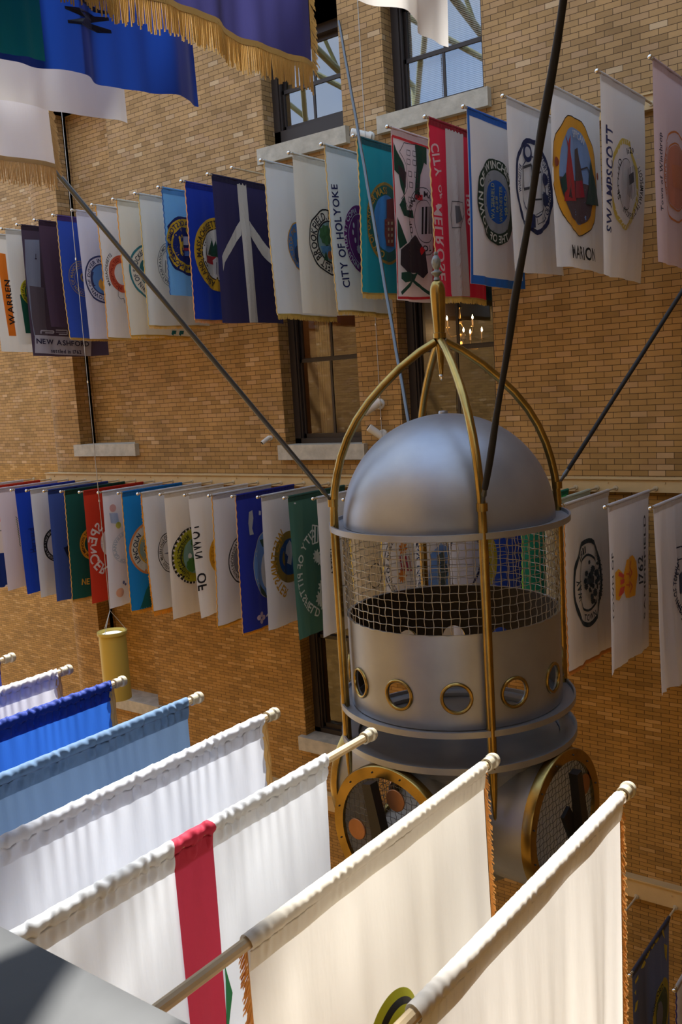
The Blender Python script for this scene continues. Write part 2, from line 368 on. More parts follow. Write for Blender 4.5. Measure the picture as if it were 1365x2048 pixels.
# ------------------------------------------------------------------ roof trusses and opposite parapet (mirrored in the upper windows)
TR = pm('green_cream_steel', (186, 190, 150), .5)
for k, X in enumerate([-17.5, -14.9, -12.3, -9.7, -7.1, -4.5, -1.9, .7, 3.3]):
    a = MB(); A = Vector((X, .8, 4.4)); B = Vector((X, 8, 7.0)); C_ = Vector((X+1.3, 4.4, 6.9))
    a.tube([A, B], .06, 8); a.tube([A+Vector((0, 0, 1.1)), B+Vector((0, 0, .8))], .05, 8); a.tube([A, A+Vector((0, 0, 1.1))], .05, 8)
    for j in range(6):
        p = A.lerp(B, j/6); q = A.lerp(B, (j+1)/6)+Vector((0, 0, 1.0)); a.tube([p, q], .035, 6)
    a.tube([A+Vector((0, 0, .4)), A+Vector((2.6, 3.4, 2.4))], .05, 8); a.tube([A+Vector((2.6, 0, .4)), A+Vector((0, 3.4, 2.4))], .05, 8)
    tag(a.build('roof_truss', TR), 'pale green steel roof truss spanning above the hall', 'roof truss', 'roof trusses above the frame')

a = MB()
for X in range(-20, 6): a.box(X+.10, X+.55, 5.0, 5.4, 6.02, 6.07); a.box(X, X+1, 5.0, 5.04, 6.05, 6.2); a.box(X, X+1, 5.36, 5.40, 6.05, 6.2)  # added gapped band out of view, blocks sun in patches on near flags
tag(a.build('roof_sun_blocker', TR), 'pale green steel catwalk added above the frame to shade the near flags', 'blocker')
struct(MB().box(.4, 6, .6, 8.2, 7.0, 7.2).build('ceiling_sky_block', PL))  # added opaque slab out of view, cuts the sky light from the right

# ------------------------------------------------------------------ text glyph cache
GC = {}
def glyph(ch):
    if ch in GC: return GC[ch]
    cu = bpy.data.curves.new('g', 'FONT'); cu.body = ch; cu.size = 1.0; cu.offset = .022; cu.resolution_u = 3
    o = bpy.data.objects.new('g', cu); sc.collection.objects.link(o); dg = bpy.context.evaluated_depsgraph_get(); dg.update()
    me = bpy.data.meshes.new_from_object(o.evaluated_get(dg)); me.calc_loop_triangles()
    V = [(v.co.x, v.co.y) for v in me.vertices]; T = [tuple(t.vertices) for t in me.loop_triangles]
    bpy.data.objects.remove(o); bpy.data.meshes.remove(me); bpy.data.curves.remove(cu)
    x0 = min([v[0] for v in V], default=0); x1 = max([v[0] for v in V], default=.25)
    GC[ch] = (V, T, x0, x1); return GC[ch]
def adv(ch): 
    if ch == ' ': return .32
    g_ = glyph(ch); return g_[3]-g_[2]+.10

# ------------------------------------------------------------------ the banner flag
fr = random.Random(7)
class Flag:
    """Cloth hanging in the plane X = x; p runs along +Y from the low-Y edge, q hangs down from the pole."""
    def __init__(s, x, tip, z, row, w=.92, h=1.40, col=(214, 214, 210), trans=.38, shine=.1, fringe=None, fedge=True, seed=None, amp=.009,
                 cord=None, label='', group=None, gap=.05, near=False, gather=.0, short=0, bill=.03, hdr=None, polecol=None, fr_len=.045, slope=0):
        s.x, s.tip, s.z, s.row, s.w, s.h, s.col, s.trans, s.shine = x, tip, z, row, w, h, col, trans, shine
        s.fringe, s.fedge, s.cord, s.near, s.gather, s.bill, s.hdr = fringe, fedge, cord, near, gather, bill, hdr
        s.rnd = random.Random(seed if seed is not None else int(abs(x)*977+z*31)); s.amp = amp; s.fr_len = fr_len; s.slope = slope
        s.ph = [s.rnd.random()*6.28 for _ in range(6)]; s.fq = [s.rnd.uniform(2.0, 3.2), s.rnd.uniform(4.5, 6.5), s.rnd.uniform(9, 13)]
        s.far = (row == 'far')
        s.y0 = tip+gap if s.far else tip-gap-w
        s.label, s.group = label, group; s.art = {}; s.layers = {}
        s.tipz = z
    # cloth surface ---------------------------------------------------
    def P(s, p, q, off=0.0):
        a = p/s.w; v = q/s.h; tipa = a if s.far else 1-a       # tipa = 0 at the tip edge
        g = min(1, v*2.4)
        dx = s.amp*(.10+.90*g)*(math.sin(6.28*s.fq[0]*a+s.ph[0]+.8*v)+.45*math.sin(6.28*s.fq[1]*a+s.ph[1])) + s.amp*.18*g*math.sin(6.28*s.fq[2]*a+s.ph[2])
        dx += s.bill*v*v*math.sin(s.ph[3]+1.2*a) * 1.0
        if s.far: dx -= .02*v*max(0, 1-tipa*5)*math.sin(s.ph[4])
        if s.gather: dx += .5*s.gather*math.exp(-v*14)*math.sin(6.28*24*a+3*math.sin(a*17)+s.ph[5])
        dy = (.010*math.sin(3*v+s.ph[5])-.004)*v*(1-tipa)*(1 if s.far else -.5)
        q2 = q*(1-.005*math.sin(6.28*a*.8+s.ph[2]))+s.slope*tipa*v
        return Vector((dx+off, p+dy+s.y0, -q2))
    # artwork ---------------------------------------------------------
    def px(s, x, y):
        W_ = onX(x, y, s.x); return (W_.y-s.y0, s.z-W_.z)
    def rpx(s, r):  # vertical pixels -> metres at this flag
        return r*depth(Vector((s.x, s.y0+s.w/2, s.z-.6)))/FPX
    def _add(s, part, col, tris, L=.05):
        A = s.art.setdefault(part, []); lay = s.layers.get(part, 0); s.layers[part] = lay+1
        off = .0045 + .0009*sum(s.layers.values())
        out = []
        st = list(tris)
        while st:
            a, b, c = st.pop()
            e = [(math.dist(a, b), a, b, c), (math.dist(b, c), b, c, a), (math.dist(c, a), c, a, b)]; m_ = max(e, key=lambda t: t[0])
            if m_[0] > L:
                mid = ((m_[1][0]+m_[2][0])/2, (m_[1][1]+m_[2][1])/2); st.append((m_[1], mid, m_[3])); st.append((mid, m_[2], m_[3]))
            elif all(-.002 <= t[0] <= s.w+.002 and t[1] <= s.h for t in (a, b, c)): out.append((a, b, c, off))
        if out:
            ps = [p for t in out for p in t[:3]]; A.append((col, out, [min(p[0] for p in ps), max(p[0] for p in ps), min(p[1] for p in ps), max(p[1] for p in ps)]))
    def poly(s, pts, col, part='picture', px=True):
        if px: pts = [s.px(*p) for p in pts]
        T = tessellate_polygon([[Vector((a, b, 0)) for a, b in pts]])
        s._add(part, col, [(pts[i], pts[j], pts[k]) for i, j, k in T])
        return s
    def rect(s, p0, q0, p1, q1, col, part='stripe'):
        return s.poly([(p0, q0), (p1, q0), (p1, q1), (p0, q1)], col, part, px=False)
    def disc(s, cx, cy, r, col, r0=0, part='emblem', wob=0, px=True, sx=1, a0=0, a1=2*PI):
        c = s.px(cx, cy) if px else (cx, cy); T = []; n = 40
        rad = lambda a, R_: R_*(1+wob*math.sin(a*9))
        for k in range(n):
            a, b = a0+(a1-a0)*k/n, a0+(a1-a0)*(k+1)/n
            o1 = (c[0]+sx*rad(a, r)*math.cos(a), c[1]+rad(a, r)*math.sin(a)); o2 = (c[0]+sx*rad(b, r)*math.cos(b), c[1]+rad(b, r)*math.sin(b))
            if r0:
                i1 = (c[0]+sx*rad(a, r0)*math.cos(a), c[1]+rad(a, r0)*math.sin(a)); i2 = (c[0]+sx*rad(b, r0)*math.cos(b), c[1]+rad(b, r0)*math.sin(b))
                T += [(i1, o1, o2), (i1, o2, i2)]
            else: T.append((c, o1, o2))
        s._add(part, col, T); return s
    def line(s, pts, wd, col, part='picture', px=True, closed=False):
        if px: pts = [s.px(*p) for p in pts]
        T = []; pr = list(zip(pts, pts[1:]+([pts[0]] if closed else [])))
        if not closed: pr = pr[:len(pts)-1]
        for a, b in pr:
            d = math.dist(a, b) or 1; nx, ny = -(b[1]-a[1])/d*wd/2, (b[0]-a[0])/d*wd/2
            q = [(a[0]+nx, a[1]+ny), (b[0]+nx, b[1]+ny), (b[0]-nx, b[1]-ny), (a[0]-nx, a[1]-ny)]; T += [(q[0], q[1], q[2]), (q[0], q[2], q[3])]
        s._add(part, col, T); return s
    def text(s, t, A, B, size, col, mirror=False, px=True, part='lettering', wide=1):
        A, B = (s.px(*A), s.px(*B)) if px else (A, B)
        L = math.dist(A, B); d = ((B[0]-A[0])/L, -(B[1]-A[1])/L)            # maths axes (up positive)
        up = (-d[1], d[0]) if not mirror else (d[1], -d[0])
        if abs(d[1]) > .7: size *= 1.45
        if abs(d[1]) > .7: A = (A[0]-up[0]*size*.5, A[1]+up[1]*size*.5)
        tot = sum(adv(c) for c in t)-.1; k = L/tot; T = []; TW = []; x = 0
        for ch in t:
            if ch == ' ': TW.append(T); T = []
            if ch != ' ':
                V, F, x0, x1 = glyph(ch)
                for f in F:
                    T.append(tuple((A[0]+d[0]*(x+V[i][0]-x0)*k+up[0]*V[i][1]*size*1.4, A[1]-(d[1]*(x+V[i][0]-x0)*k+up[1]*V[i][1]*size*1.4)) for i in f))
            x += adv(ch)
        s.words(part, col, TW+[T]); return s
    def words(s, part, col, TW):
        for T in TW:
            s.ntx = getattr(s, 'ntx', 0)+1
            if T: s._add(part+'|%d' % s.ntx, col, T, .08)
    def arc(s, t, cx, cy, r, a0, a1, size, col, mirror=False, px=True, inward=False):
        """letters on a circle; angles in degrees, maths convention as seen; from a0 to a1"""
        c = s.px(cx, cy) if px else (cx, cy); tot = sum(adv(ch) for ch in t); x = 0; T = []; TW = []
        sg = 1 if a1 > a0 else -1
        for ch in t:
            w_ = adv(ch); a = math.radians(a0+(a1-a0)*(x+w_/2)/tot); x += w_
            if ch == ' ':
                TW.append(T); T = []; continue
            V, F, x0, x1 = glyph(ch)
            o = (math.cos(a), math.sin(a)); d = (-o[1]*sg, o[0]*sg); up = o if not inward else (-o[0], -o[1])
            kx = abs(math.radians(a1-a0))*r/tot
            for f in F:
                T.append(tuple((c[0]+o[0]*r+d[0]*(V[i][0]-x0-(x1-x0)/2)*kx+up[0]*(V[i][1]-.36)*size*1.4, c[1]-(o[1]*r+d[1]*(V[i][0]-x0-(x1-x0)/2)*kx+up[1]*(V[i][1]-.36)*size*1.4)) for i in f))
        s.words('lettering', col, TW+[T]); return s
    # build -----------------------------------------------------------
    def build(s, nocloth=False, polelen=None):
        loc = (s.x, 0, s.z)
        ywall = 7.93 if s.far else .86
        r = thing('banner_flag', s.label, 'flag', (s.x, ywall, s.z), s.group); off = Vector((0, -ywall, 0))
        pr = .0095 if s.far else .0125
        y_t = s.tip; sg = 1 if s.far else -1
        MB().tube([Vector((0, y_t+sg*.015, 0))+off, Vector((0, ywall, 0))+off], pr, 10).build('pole', POLEM if s.far else WOOD, r)
        b = MB(); Mx = Matrix.Translation(Vector((0, y_t, 0))+off) @ Matrix.Rotation(PI/2*sg, 4, 'X')
        if s.far: prof = [(.0001, .019)]+[(.019*math.sin(t*PI/10), .019*math.cos(t*PI/10)) for t in range(1, 9)]+[(.007, -.018), (.011, -.022), (.011, -.03), (.009, -.036)]
        else: prof = [(.0001, .024), (.010, .0235), (.0175, .019), (.0205, .010), (.0205, .002), (.018, -.001), (.0165, -.003), (.0165, -.012), (.018, -.014), (.018, -.028), (.014, -.03)]
        b.lathe(prof, 20, M=Mx); b.build('finial', CHROME if s.far else IVORY, r)
        m_ = MB(); m_.lathe([(.0001, .012), (.02, .012), (.024, .0), (.0001, 0)], 14, M=Matrix.Translation(Vector((0, ywall, 0))+off) @ Matrix.Rotation(PI/2*sg, 4, 'X')); m_.build('wall_socket', POLEM, r)
        if nocloth: return r
        mat = cloth_mat(s.col, s.trans, s.shine)
        nx, ny = (44, 26) if s.far else (170, 60)
        c = MB(); q0 = .0
        for j in range(ny+1):
            for i in range(nx+1): c.v.append(tuple(s.P(s.w*i/nx, s.h*j/ny)+off))
        for j in range(ny):
            for i in range(nx):
                k = j*(nx+1)+i; c.f.append((k, k+nx+1, k+nx+2, k+1)); c.m.append(0); c.sm.append(True)
        cl = c.build('cloth', mat, r, sharp=0)
        # pole sleeve: a wrapped tube with gathers plus the stitched double hem
        sl = MB(); nx = 60 if s.far else 300; rd = pr+.0045; hem = .05 if s.far else .055; nn = 16
        gth = (.0012 if s.far else (.0035 if s.gather else .0012))
        rows = []
        for i in range(nx+1):
            a = i/nx; p = s.w*a; rows.append(len(sl.v)); rn = s.rnd
            wr = math.sin(6.28*26*a+4*math.sin(a*19+s.ph[0])+s.ph[1])+.5*math.sin(6.28*43*a+s.ph[2])
            pts = []
            base = s.P(p, hem)
            for j in range(nn+1):
                t = j/nn
                if t < .62:    # round the pole from the back bottom to the front
                    an = -PI*.6 + (t/.62)*(PI*1.55); rr_ = rd+gth*wr*(.6+.4*math.sin(j*1.3+s.ph[3]))*(1 if j > 3 else .3)
                    pts.append(Vector((rr_*math.sin(an), p+s.y0+gth*1.2*math.sin(j*.9+a*80), rr_*math.cos(an)+.001)))
                else:
                    u = (t-.62)/.38; q = rd*.6+(hem-rd*.6)*u
                    b_ = s.P(p, q, .0035+.006*(1-u)+gth*1.6*wr*math.sin(PI*min(1, u*1.1))); pts.append(b_)
            for p_ in pts: sl.v.append(tuple(p_+off))
        for i in range(nx):
            for j in range(nn):
                k = i*(nn+1)+j; sl.f.append((k, k+1, k+nn+2, k+nn+1)); sl.m.append(0); sl.sm.append(True)
        for bi, (b0, b1, bc) in enumerate(getattr(s, 'bands', [])):
            for fi in range(len(sl.m)):
                a_ = s.w*((fi//nn)+.5)/nx
                if b0 < a_ < b1: sl.m[fi] = bi+1
        sl.build('pole_sleeve', [cloth_mat(s.hdr or s.col, s.trans*.5, s.shine)]+[cloth_mat(b_[2], s.trans*.5, s.shine) for b_ in getattr(s, 'bands', [])], r, sharp=0)
        for part, A in s.art.items():
            cl_ = []
            for it in A:
                grp_ = [it]; bb = it[2]; rest = []
                for g_, b_ in cl_:
                    if b_[0] <= bb[1]+.004 and bb[0] <= b_[1]+.004 and b_[2] <= bb[3]+.004 and bb[2] <= b_[3]+.004:
                        grp_ = g_+grp_; bb = [min(bb[0], b_[0]), max(bb[1], b_[1]), min(bb[2], b_[2]), max(bb[3], b_[3])]
                    else: rest.append((g_, b_))
                cl_ = rest+[(grp_, bb)]
            for g_, b_ in cl_:
                m2 = MB(); cols = []
                for col, T, _ in g_:
                    if col not in cols: cols.append(col)
                    for a, b, c_, o_ in T: m2.tri(s.P(*a, o_)+off, s.P(*b, o_)+off, s.P(*c_, o_)+off, cols.index(col))
                m2.build(part.split('|')[0], [cloth_mat(c_, s.trans*.55, s.shine) for c_ in cols], r)
        if s.fringe:
            f = MB(); stp = .006 if s.far else .0042; L = s.fr_len
            n_ = int(s.w/stp)
            for i in range(n_):
                p = s.w*(i+.5)/n_; P0 = s.P(p, s.h-.006)+off; l = L*(1+.15*s.rnd.uniform(-1, 1)); jx = s.rnd.uniform(-.003, .003); jy = s.rnd.uniform(-.003, .003)
                hw = stp*.42
                f.quad(P0+Vector((.002, -hw, 0)), P0+Vector((.003, hw, 0)), P0+Vector((.002+jx, hw*.9+jy, -l)), P0+Vector((.003+jx, -hw*.9+jy, -l)))
                f.quad(P0+Vector((-.001, 0, 0)), P0+Vector((.004, 0, 0)), P0+Vector((.004+jx, jy, -l)), P0+Vector((-.001+jx, jy, -l)))
            hd = MB()
            bnd = MB(); N = 60
            for i in range(N):
                p0, p1 = s.w*i/N, s.w*(i+1)/N
                bnd.quad(s.P(p0, s.h-.014, .004)+off, s.P(p1, s.h-.014, .004)+off, s.P(p1, s.h, .004)+off, s.P(p0, s.h, .004)+off, sm=True)
            if s.fedge:
                e_ = 0.0 if s.far else s.w; dr = -1 if s.far else 1; Lh = L*.45 if s.far else .026; n_ = int(s.h/(stp*(1.2 if s.far else .45)))
                edges = [(e_, dr)]+([(0.0, -1)] if s.near else [])
                for (e_, dr) in edges:
                    for i in range(n_):
                        q = s.h*(i+.5)/n_; P0 = s.P(e_, q)+off; l = Lh*(1+.3*s.rnd.uniform(-1, 1)); hw = stp*.6; jx = s.rnd.uniform(-.006, .006)
                        f.quad(P0+Vector((.002, 0, hw)), P0+Vector((.002, 0, -hw)), P0+Vector((.002+jx, dr*l*.75, -hw-l*.8)), P0+Vector((.002+jx, dr*l*.75, hw-l*.8)))
            f.build('fringe', cloth_mat(s.fringe, .22), r); bnd.build('fringe_braid', cloth_mat(tuple(int(v*.9) for v in s.fringe), .1), r)
        if s.cord:
            e_ = 0.0 if s.far else s.w; n_ = 60
            ro = .0055 if s.far else .0085
            pts = [s.P(e_, s.h*i/n_)+off+Vector((.004*math.sin(i*1.9), (-1 if s.far else 1)*.004+.003*math.cos(i*1.9), 0)) for i in range(n_+1)]
            cd_ = MB(); cd_.tube(pts, ro, 6)
            if not s.far: cd_.tube([p_+Vector((.006*math.sin(i*1.9+3.1), .009+.004*math.cos(i*1.9+3.1), -.01)) for i, p_ in enumerate(pts)], ro*.9, 6)
            cd_.build('edge_cord', cloth_mat(s.cord, .1), r)
        return r
ZU, ZM, ZL, ZN = 2.125, -1.02, -4.83, -1.02
FW = (206, 205, 200)
NAVY = (28, 36, 78); BLK = (30, 30, 32); GLD = (214, 166, 46)
FT = 6.784
def far(knob, bot, col, label, z, grp, **k):
    X = onY(knob[0], knob[1], FT).x
    h = (z-onX(bot[0], bot[1], X).z) if bot else k.pop('h', 1.40)
    k.pop('h', 0)
    return Flag(X, FT, z, 'far', col=col, h=h, label=label, group=grp, **k)
GU, GM, GN, GT = 'banner flags in the upper row along the far wall', 'banner flags in the middle row along the far wall', 'banner flags in the near row at the bottom', 'banner flags hanging above at the top left'
# ---- upper row
def seal(f, c, r, ring, inner, rim=None, dots=True, txt=None, a=(210, -30), tcol=None, mirror=False, size=None, core=.66, wob=0):
    """round town seal: rim, coloured ring, inner disc and lettering"""
    if rim: f.disc(*c, r*1.06, rim, wob=wob)
    f.disc(*c, r, ring, wob=wob); f.disc(*c, r*core*1.05, tcol or BLK); f.disc(*c, r*core, inner)
    if txt:
        a0, a1 = a
        f.arc(txt, c[0], c[1], r*(1+core)/2, a0, a1, size or r*(1-core)*.55, tcol or BLK, mirror=mirror)
    return f
def scene_in(f, c, r, cols, seed=1):
    """small landscape inside a seal: hills, trees and a building"""
    rn = random.Random(seed); C0 = f.px(*c)
    hill = [(C0[0]+r*math.cos(t), C0[1]+r*abs(math.sin(t))*1.0) for t in [PI*k/14 for k in range(15)]]
    f.poly(hill, cols[0], 'emblem', px=False)
    for k in range(5):
        x = C0[0]+r*rn.uniform(-.6, .6); y = C0[1]+r*rn.uniform(-.05, .45); h = r*rn.uniform(.35, .6); wd = r*rn.uniform(.12, .22)
        f.poly([(x, y-h), (x+wd, y), (x-wd, y)], cols[1], 'emblem', px=False)
    if len(cols) > 2:
        x, y = C0[0]-r*.1, C0[1]+r*.2
        f.poly([(x-r*.25, y), (x-r*.25, y-r*.3), (x, y-r*.5), (x+r*.25, y-r*.3), (x+r*.25, y)], cols[2], 'emblem', px=False)
    return f
F = []
f = far((-30, 470), (5, 704), (206, 203, 194), 'off-white flag at the far left edge with an orange WARREN stripe', ZU, GU); F.append(f)
f.poly([(-6, 505), (11, 508), (32, 672), (18, 672)], (224, 120, 30), 'stripe'); f.text('WARREN', (25, 650), (14, 560), .055, BLK)
f = far((3, 460), (38, 690), (204, 204, 198), 'white flag with a yellow and green seal beside the orange striped flag', ZU, GU); F.append(f)
f.poly([(38, 590), (62, 590), (66, 668), (48, 668)], (20, 84, 66), 'emblem'); f.disc(62, 585, .16, (214, 204, 40)); f.disc(62, 585, .10, (30, 100, 60)); f.arc('TOWN OF HOLLAND', 62, 585, .13, 250, 80, .035, BLK)
f = far((34, 451), (62, 713), (58, 46, 62), 'charcoal NEW ASHFORD flag, settled in 1762, with a tower picture', ZU, GU, w=1.12, bill=.0, amp=.006); F.append(f)
f.poly([(49, 479), (78, 480), (84, 640), (92, 672), (70, 672), (62, 620), (52, 540)], (138, 146, 168), 'picture')
f.poly([(60, 572), (88, 576), (92, 650), (96, 672), (72, 672), (66, 640)], (98, 88, 98), 'picture')
f.line([(71, 508), (71, 518)], .008, (50, 40, 60)); f.line([(69, 518), (73, 518)], .014, (50, 40, 60))
f.poly([(71, 671), (183, 674), (182, 711), (71, 707)], (190, 190, 204), 'stripe')
f.line([(82, 668), (82, 662), (108, 662), (108, 666), (90, 666)], .016, (190, 190, 204)); f.line([(118, 668), (134, 668), (134, 660), (112, 660)], .014, (190, 190, 204)); f.line([(112, 664), (134, 664)], .008, (190, 190, 204))
f.text('NEW ASHFORD', (74, 688), (178, 692), .062, (44, 40, 70)); f.text('settled in 1762', (102, 705), (161, 707), .046, (44, 40, 70))
f.poly([(79, 458), (84, 458), (84, 465), (79, 465)], (200, 200, 200), 'label_patch')
f = far((69, 441), (94, 655), (62, 44, 60), 'plain dark plum flag behind the royal blue flag', ZU, GU); F.append(f)
f = far((106, 433), (137, 679), (32, 62, 160), 'royal blue flag with thin gold seal and gold cord edge', ZU, GU, shine=.3, cord=(206, 172, 108), fringe=(214, 172, 84), fr_len=.02, hdr=(64, 44, 110), fedge=False); F.append(f)
f.disc(166, 558, .205, (150, 130, 90), r0=.197); f.disc(166, 558, .13, (150, 130, 90), r0=.124); f.arc('TOWN OF MANCHESTER', 166, 558, .165, 270, 70, .04, (160, 138, 90)); f.disc(166, 555, .05, (166, 140, 90), r0=.02)
f = far((144, 420), (190, 679), (196, 196, 212), 'pale lavender flag with a navy TOWN OF DOVER seal', ZU, GU, shine=.3, bill=.05); F.append(f)
f.disc(206, 560, .27, (44, 50, 96), r0=.25); f.disc(206, 560, .18, (44, 50, 96)); f.disc(206, 560, .165, (86, 128, 190)); f.disc(206, 570, .07, (206, 150, 60)); f.arc('TOWN OF DOVER INC', 206, 560, .215, 270, 80, .045, (36, 40, 80))
f = far((184, 409), (218, 678), (208, 206, 206), 'white gold-edged flag with a rust red seal and MASSACHUSETTS lettering', ZU, GU, cord=(222, 160, 60), fringe=(214, 172, 84), fr_len=.02, fedge=False); F.append(f)
f.disc(246, 548, .205, (196, 88, 62), r0=.12); f.arc('INCORPORATED', 246, 548, .16, 262, 100, .04, (150, 40, 30), mirror=True); f.arc('MASSACHUSETTS', 246, 548, .25, 215, 125, .04, (50, 50, 54))
f.line([(237, 575), (237, 592), (243, 598), (248, 596), (250, 606)], .006, (60, 60, 66))
f = far((226, 398), (255, 673), (206, 204, 190), 'cream gold-edged flag with a teal ringed town seal', ZU, GU, cord=(224, 160, 66), fringe=(226, 180, 80), fr_len=.035, fedge=False); F.append(f)
f.disc(300, 545, .30, (52, 118, 128), r0=.275); f.disc(296, 545, .14, (36, 108, 116)); f.arc('TOWN OF STOCKBRIDGE', 300, 545, .225, 270, 70, .055, (60, 66, 80))
f.poly([(344, 661), (352, 661), (349, 675), (341, 675)], (30, 100, 104), 'stripe'); f.poly([(358, 661), (366, 661), (363, 675), (355, 675)], (30, 100, 104), 'stripe')
f = far((270, 386), (301, 652), (204, 206, 200), 'off-white flag with a thin grey seal beside the light blue flag', ZU, GU, cord=(206, 180, 110), fringe=(226, 184, 96), fr_len=.03, fedge=False); F.append(f)
f.disc(350, 530, .25, (84, 90, 98), r0=.244); f.disc(350, 530, .185, (84, 90, 98), r0=.18); f.arc('NATASI PAVIO MON', 350, 530, .215, 245, 110, .035, (84, 90, 98)); f.line([(332, 520), (332, 545)], .008, (84, 90, 98))
f = far((317, 379), (343, 590), (92, 156, 214), 'light blue flag with a mirrored BLACKSTONE MENDON seal', ZU, GU, cord=(50, 96, 160)); F.append(f)
c = (372, 492); f.disc(*c, .30, (26, 34, 90), wob=.02); f.disc(*c, .275, (216, 176, 44)); f.disc(*c, .19, (26, 40, 110), wob=.02)
f.arc('BLACKSTONE', *c, .232, 60, 170, .05, (26, 34, 90), mirror=True); f.arc('MENDON 1845', *c, .232, 178, 285, .042, (26, 34, 90), mirror=True)
f.poly([(364, 473), (376, 473), (376, 490), (364, 490)], (196, 200, 214), 'emblem'); f.poly([(364, 496), (380, 496), (380, 501), (364, 501)], (190, 60, 80), 'emblem'); f.poly([(366, 502), (378, 502), (378, 512), (366, 512)], (90, 130, 200), 'emblem')
for k in range(7): f.disc(356+.8*k*(1 if k < 4 else .6), 476+5*k, .02, (216, 176, 44), sx=.6)
f.disc(374, 462, .035, (216, 176, 44))
f = far((363, 367), (394, 640), (10, 40, 150), 'deep blue gold-edged flag with the yellow ASHLAND MASSACHUSETTS seal', ZU, GU, shine=.4, cord=(222, 160, 110), fringe=(206, 146, 90), fr_len=.03, fedge=False); F.append(f)
c = (440, 510); seal(f, c, .375, (222, 176, 40), (226, 226, 220), core=.69, tcol=(60, 44, 30)); f.arc('ASHLAND, MASSACHUSETTS', *c, .317, 252, 88, .062, (60, 44, 30))
f.poly([(412, 510), (445, 516), (445, 534), (412, 524)], (176, 34, 44), 'emblem')
for dx, dy, sz in ((0, 0, 1), (6, 3, .8), (12, -3, 1.1)): f.poly([(424+dx, 478+dy), (431+dx, 512+dy), (416+dx, 508+dy)], (30, 74, 56), 'emblem')
f.poly([(426, 520), (432, 514), (446, 520), (446, 556), (430, 548)], (200, 200, 204), 'emblem')
for k in range(4): f.line([(432+k*4, 524), (433+k*4, 548)], .006, (50, 50, 60), part='emblem')
f = far((416, 354), (456, 645), (34, 32, 70), 'dark navy flag with a white peace-sign shaped road fork', ZU, GU, w=.93, bill=.02, hdr=(34, 32, 66)); F.append(f)
f.poly([(473, 361), (491, 363), (497, 444), (500, 470), (518, 646), (500, 646), (484, 470), (480, 440)], (196, 194, 188), 'stripe')
f.poly([(481, 440), (483, 470), (449, 524), (445, 542), (442, 512), (450, 496)], (196, 194, 188), 'stripe'); f.poly([(497, 442), (548, 512), (546, 534), (524, 510), (500, 472)], (196, 194, 188), 'stripe')
pole_only = far((464, 335), None, FW, 'bare cream flagpole without a flag, between the navy peace flag and a pale flag', ZU, 'bare flagpoles', h=1.2)
f = far((522, 322), (553, 632), (196, 204, 210), 'pale grey gold-fringed flag with a half hidden blue oval seal', ZU, GU, cord=(210, 182, 120), fringe=(196, 170, 90), fr_len=.045, fedge=False, bill=.05); F.append(f)
c = (600, 494); f.disc(*c, .235, (186, 140, 60), sx=.9); f.disc(*c, .222, (62, 122, 196), sx=.9); f.arc('THIELD OF THE', *c, .17, 250, 110, .045, (170, 140, 90)); f.disc(598, 510, .09, (40, 70, 120)); f.poly([(592, 480), (600, 474), (600, 520), (594, 516)], (216, 170, 60), 'emblem')
f = far((578, 306), (606, 627), (206, 204, 192), 'cream flag with a black ringed BROOKFIELD, MA seal', ZU, GU, bill=.02); F.append(f)
c = (660, 484); f.disc(*c, .305, BLK, r0=.29, wob=.02); f.disc(*c, .20, BLK); f.disc(*c, .185, (130, 160, 160)); f.arc('WEST BROOKFIELD, MA', *c, .245, 285, 65, .075, BLK); f.disc(650, 470, .09, (62, 108, 66), wob=.08); f.poly([(640, 492), (662, 492), (662, 512), (644, 506)], (80, 130, 170), 'emblem'); f.poly([(646, 520), (650, 500), (654, 520)], (40, 80, 50), 'emblem'); f.disc(658, 510, .04, (170, 100, 60))
f = far((643, 292), (683, 625), (196, 206, 212), 'pale blue-white gold-edged CITY OF HOLYOKE flag with a purple seal', ZU, GU, cord=(206, 176, 116), fringe=(206, 176, 96), fr_len=.035, fedge=False); F.append(f)
f.text('CITY OF HOLYOKE', (690, 577), (668, 369), .062, (32, 36, 84)); c = (722, 480); f.disc(*c, .31, (104, 28, 110), sx=.9); f.disc(*c, .235, (196, 190, 200), r0=.228, sx=.9); f.arc('INDUSTRIA ET COPIA', *c, .265, 255, 100, .045, (206, 200, 210))
for (x, y) in ((705, 452), (703, 466), (708, 482)): f.disc(x, y, .025, (214, 208, 214), sx=.6)
f.line([(716, 440), (714, 500), (724, 516)], .012, (206, 196, 206)); f.disc(716, 500, .04, (206, 196, 206), wob=.1)
f = far((707, 273), (729, 585), (8, 128, 146), 'teal gold-fringed flag with a gold and blue seal of a brown building', ZU, GU, shine=.3, cord=(206, 176, 110), fringe=(206, 176, 96), fr_len=.045, fedge=False, hdr=(10, 90, 104)); F.append(f)
c = (776, 448); f.disc(*c, .36, (150, 120, 44), r0=.335, sx=.85); f.disc(*c, .335, (20, 92, 84), r0=.25, sx=.85); f.disc(*c, .25, (56, 132, 200), sx=.85); f.arc('CITY OF GARDNER MASS', *c, .29, 255, 90, .06, (176, 140, 50))
f.poly([(771, 400), (790, 396), (790, 494), (772, 492)], (110, 40, 44), 'emblem'); f.poly([(767, 440), (772, 436), (790, 440), (790, 494), (772, 492), (768, 470)], (128, 60, 52), 'emblem')
for k in range(4): f.poly([(774, 444+k*12), (778, 444+k*12), (778, 450+k*12), (774, 450+k*12)], (190, 170, 130), 'emblem'); f.poly([(782, 444+k*12), (786, 444+k*12), (786, 450+k*12), (782, 450+k*12)], (190, 170, 130), 'emblem')
f = far((775, 254), (797, 600), (216, 206, 208), 'white red-bordered flag picturing a house, green trees and a black bell shape', ZU, GU, w=.9); F.append(f)
RED = (206, 52, 60); GRN = (24, 72, 54)
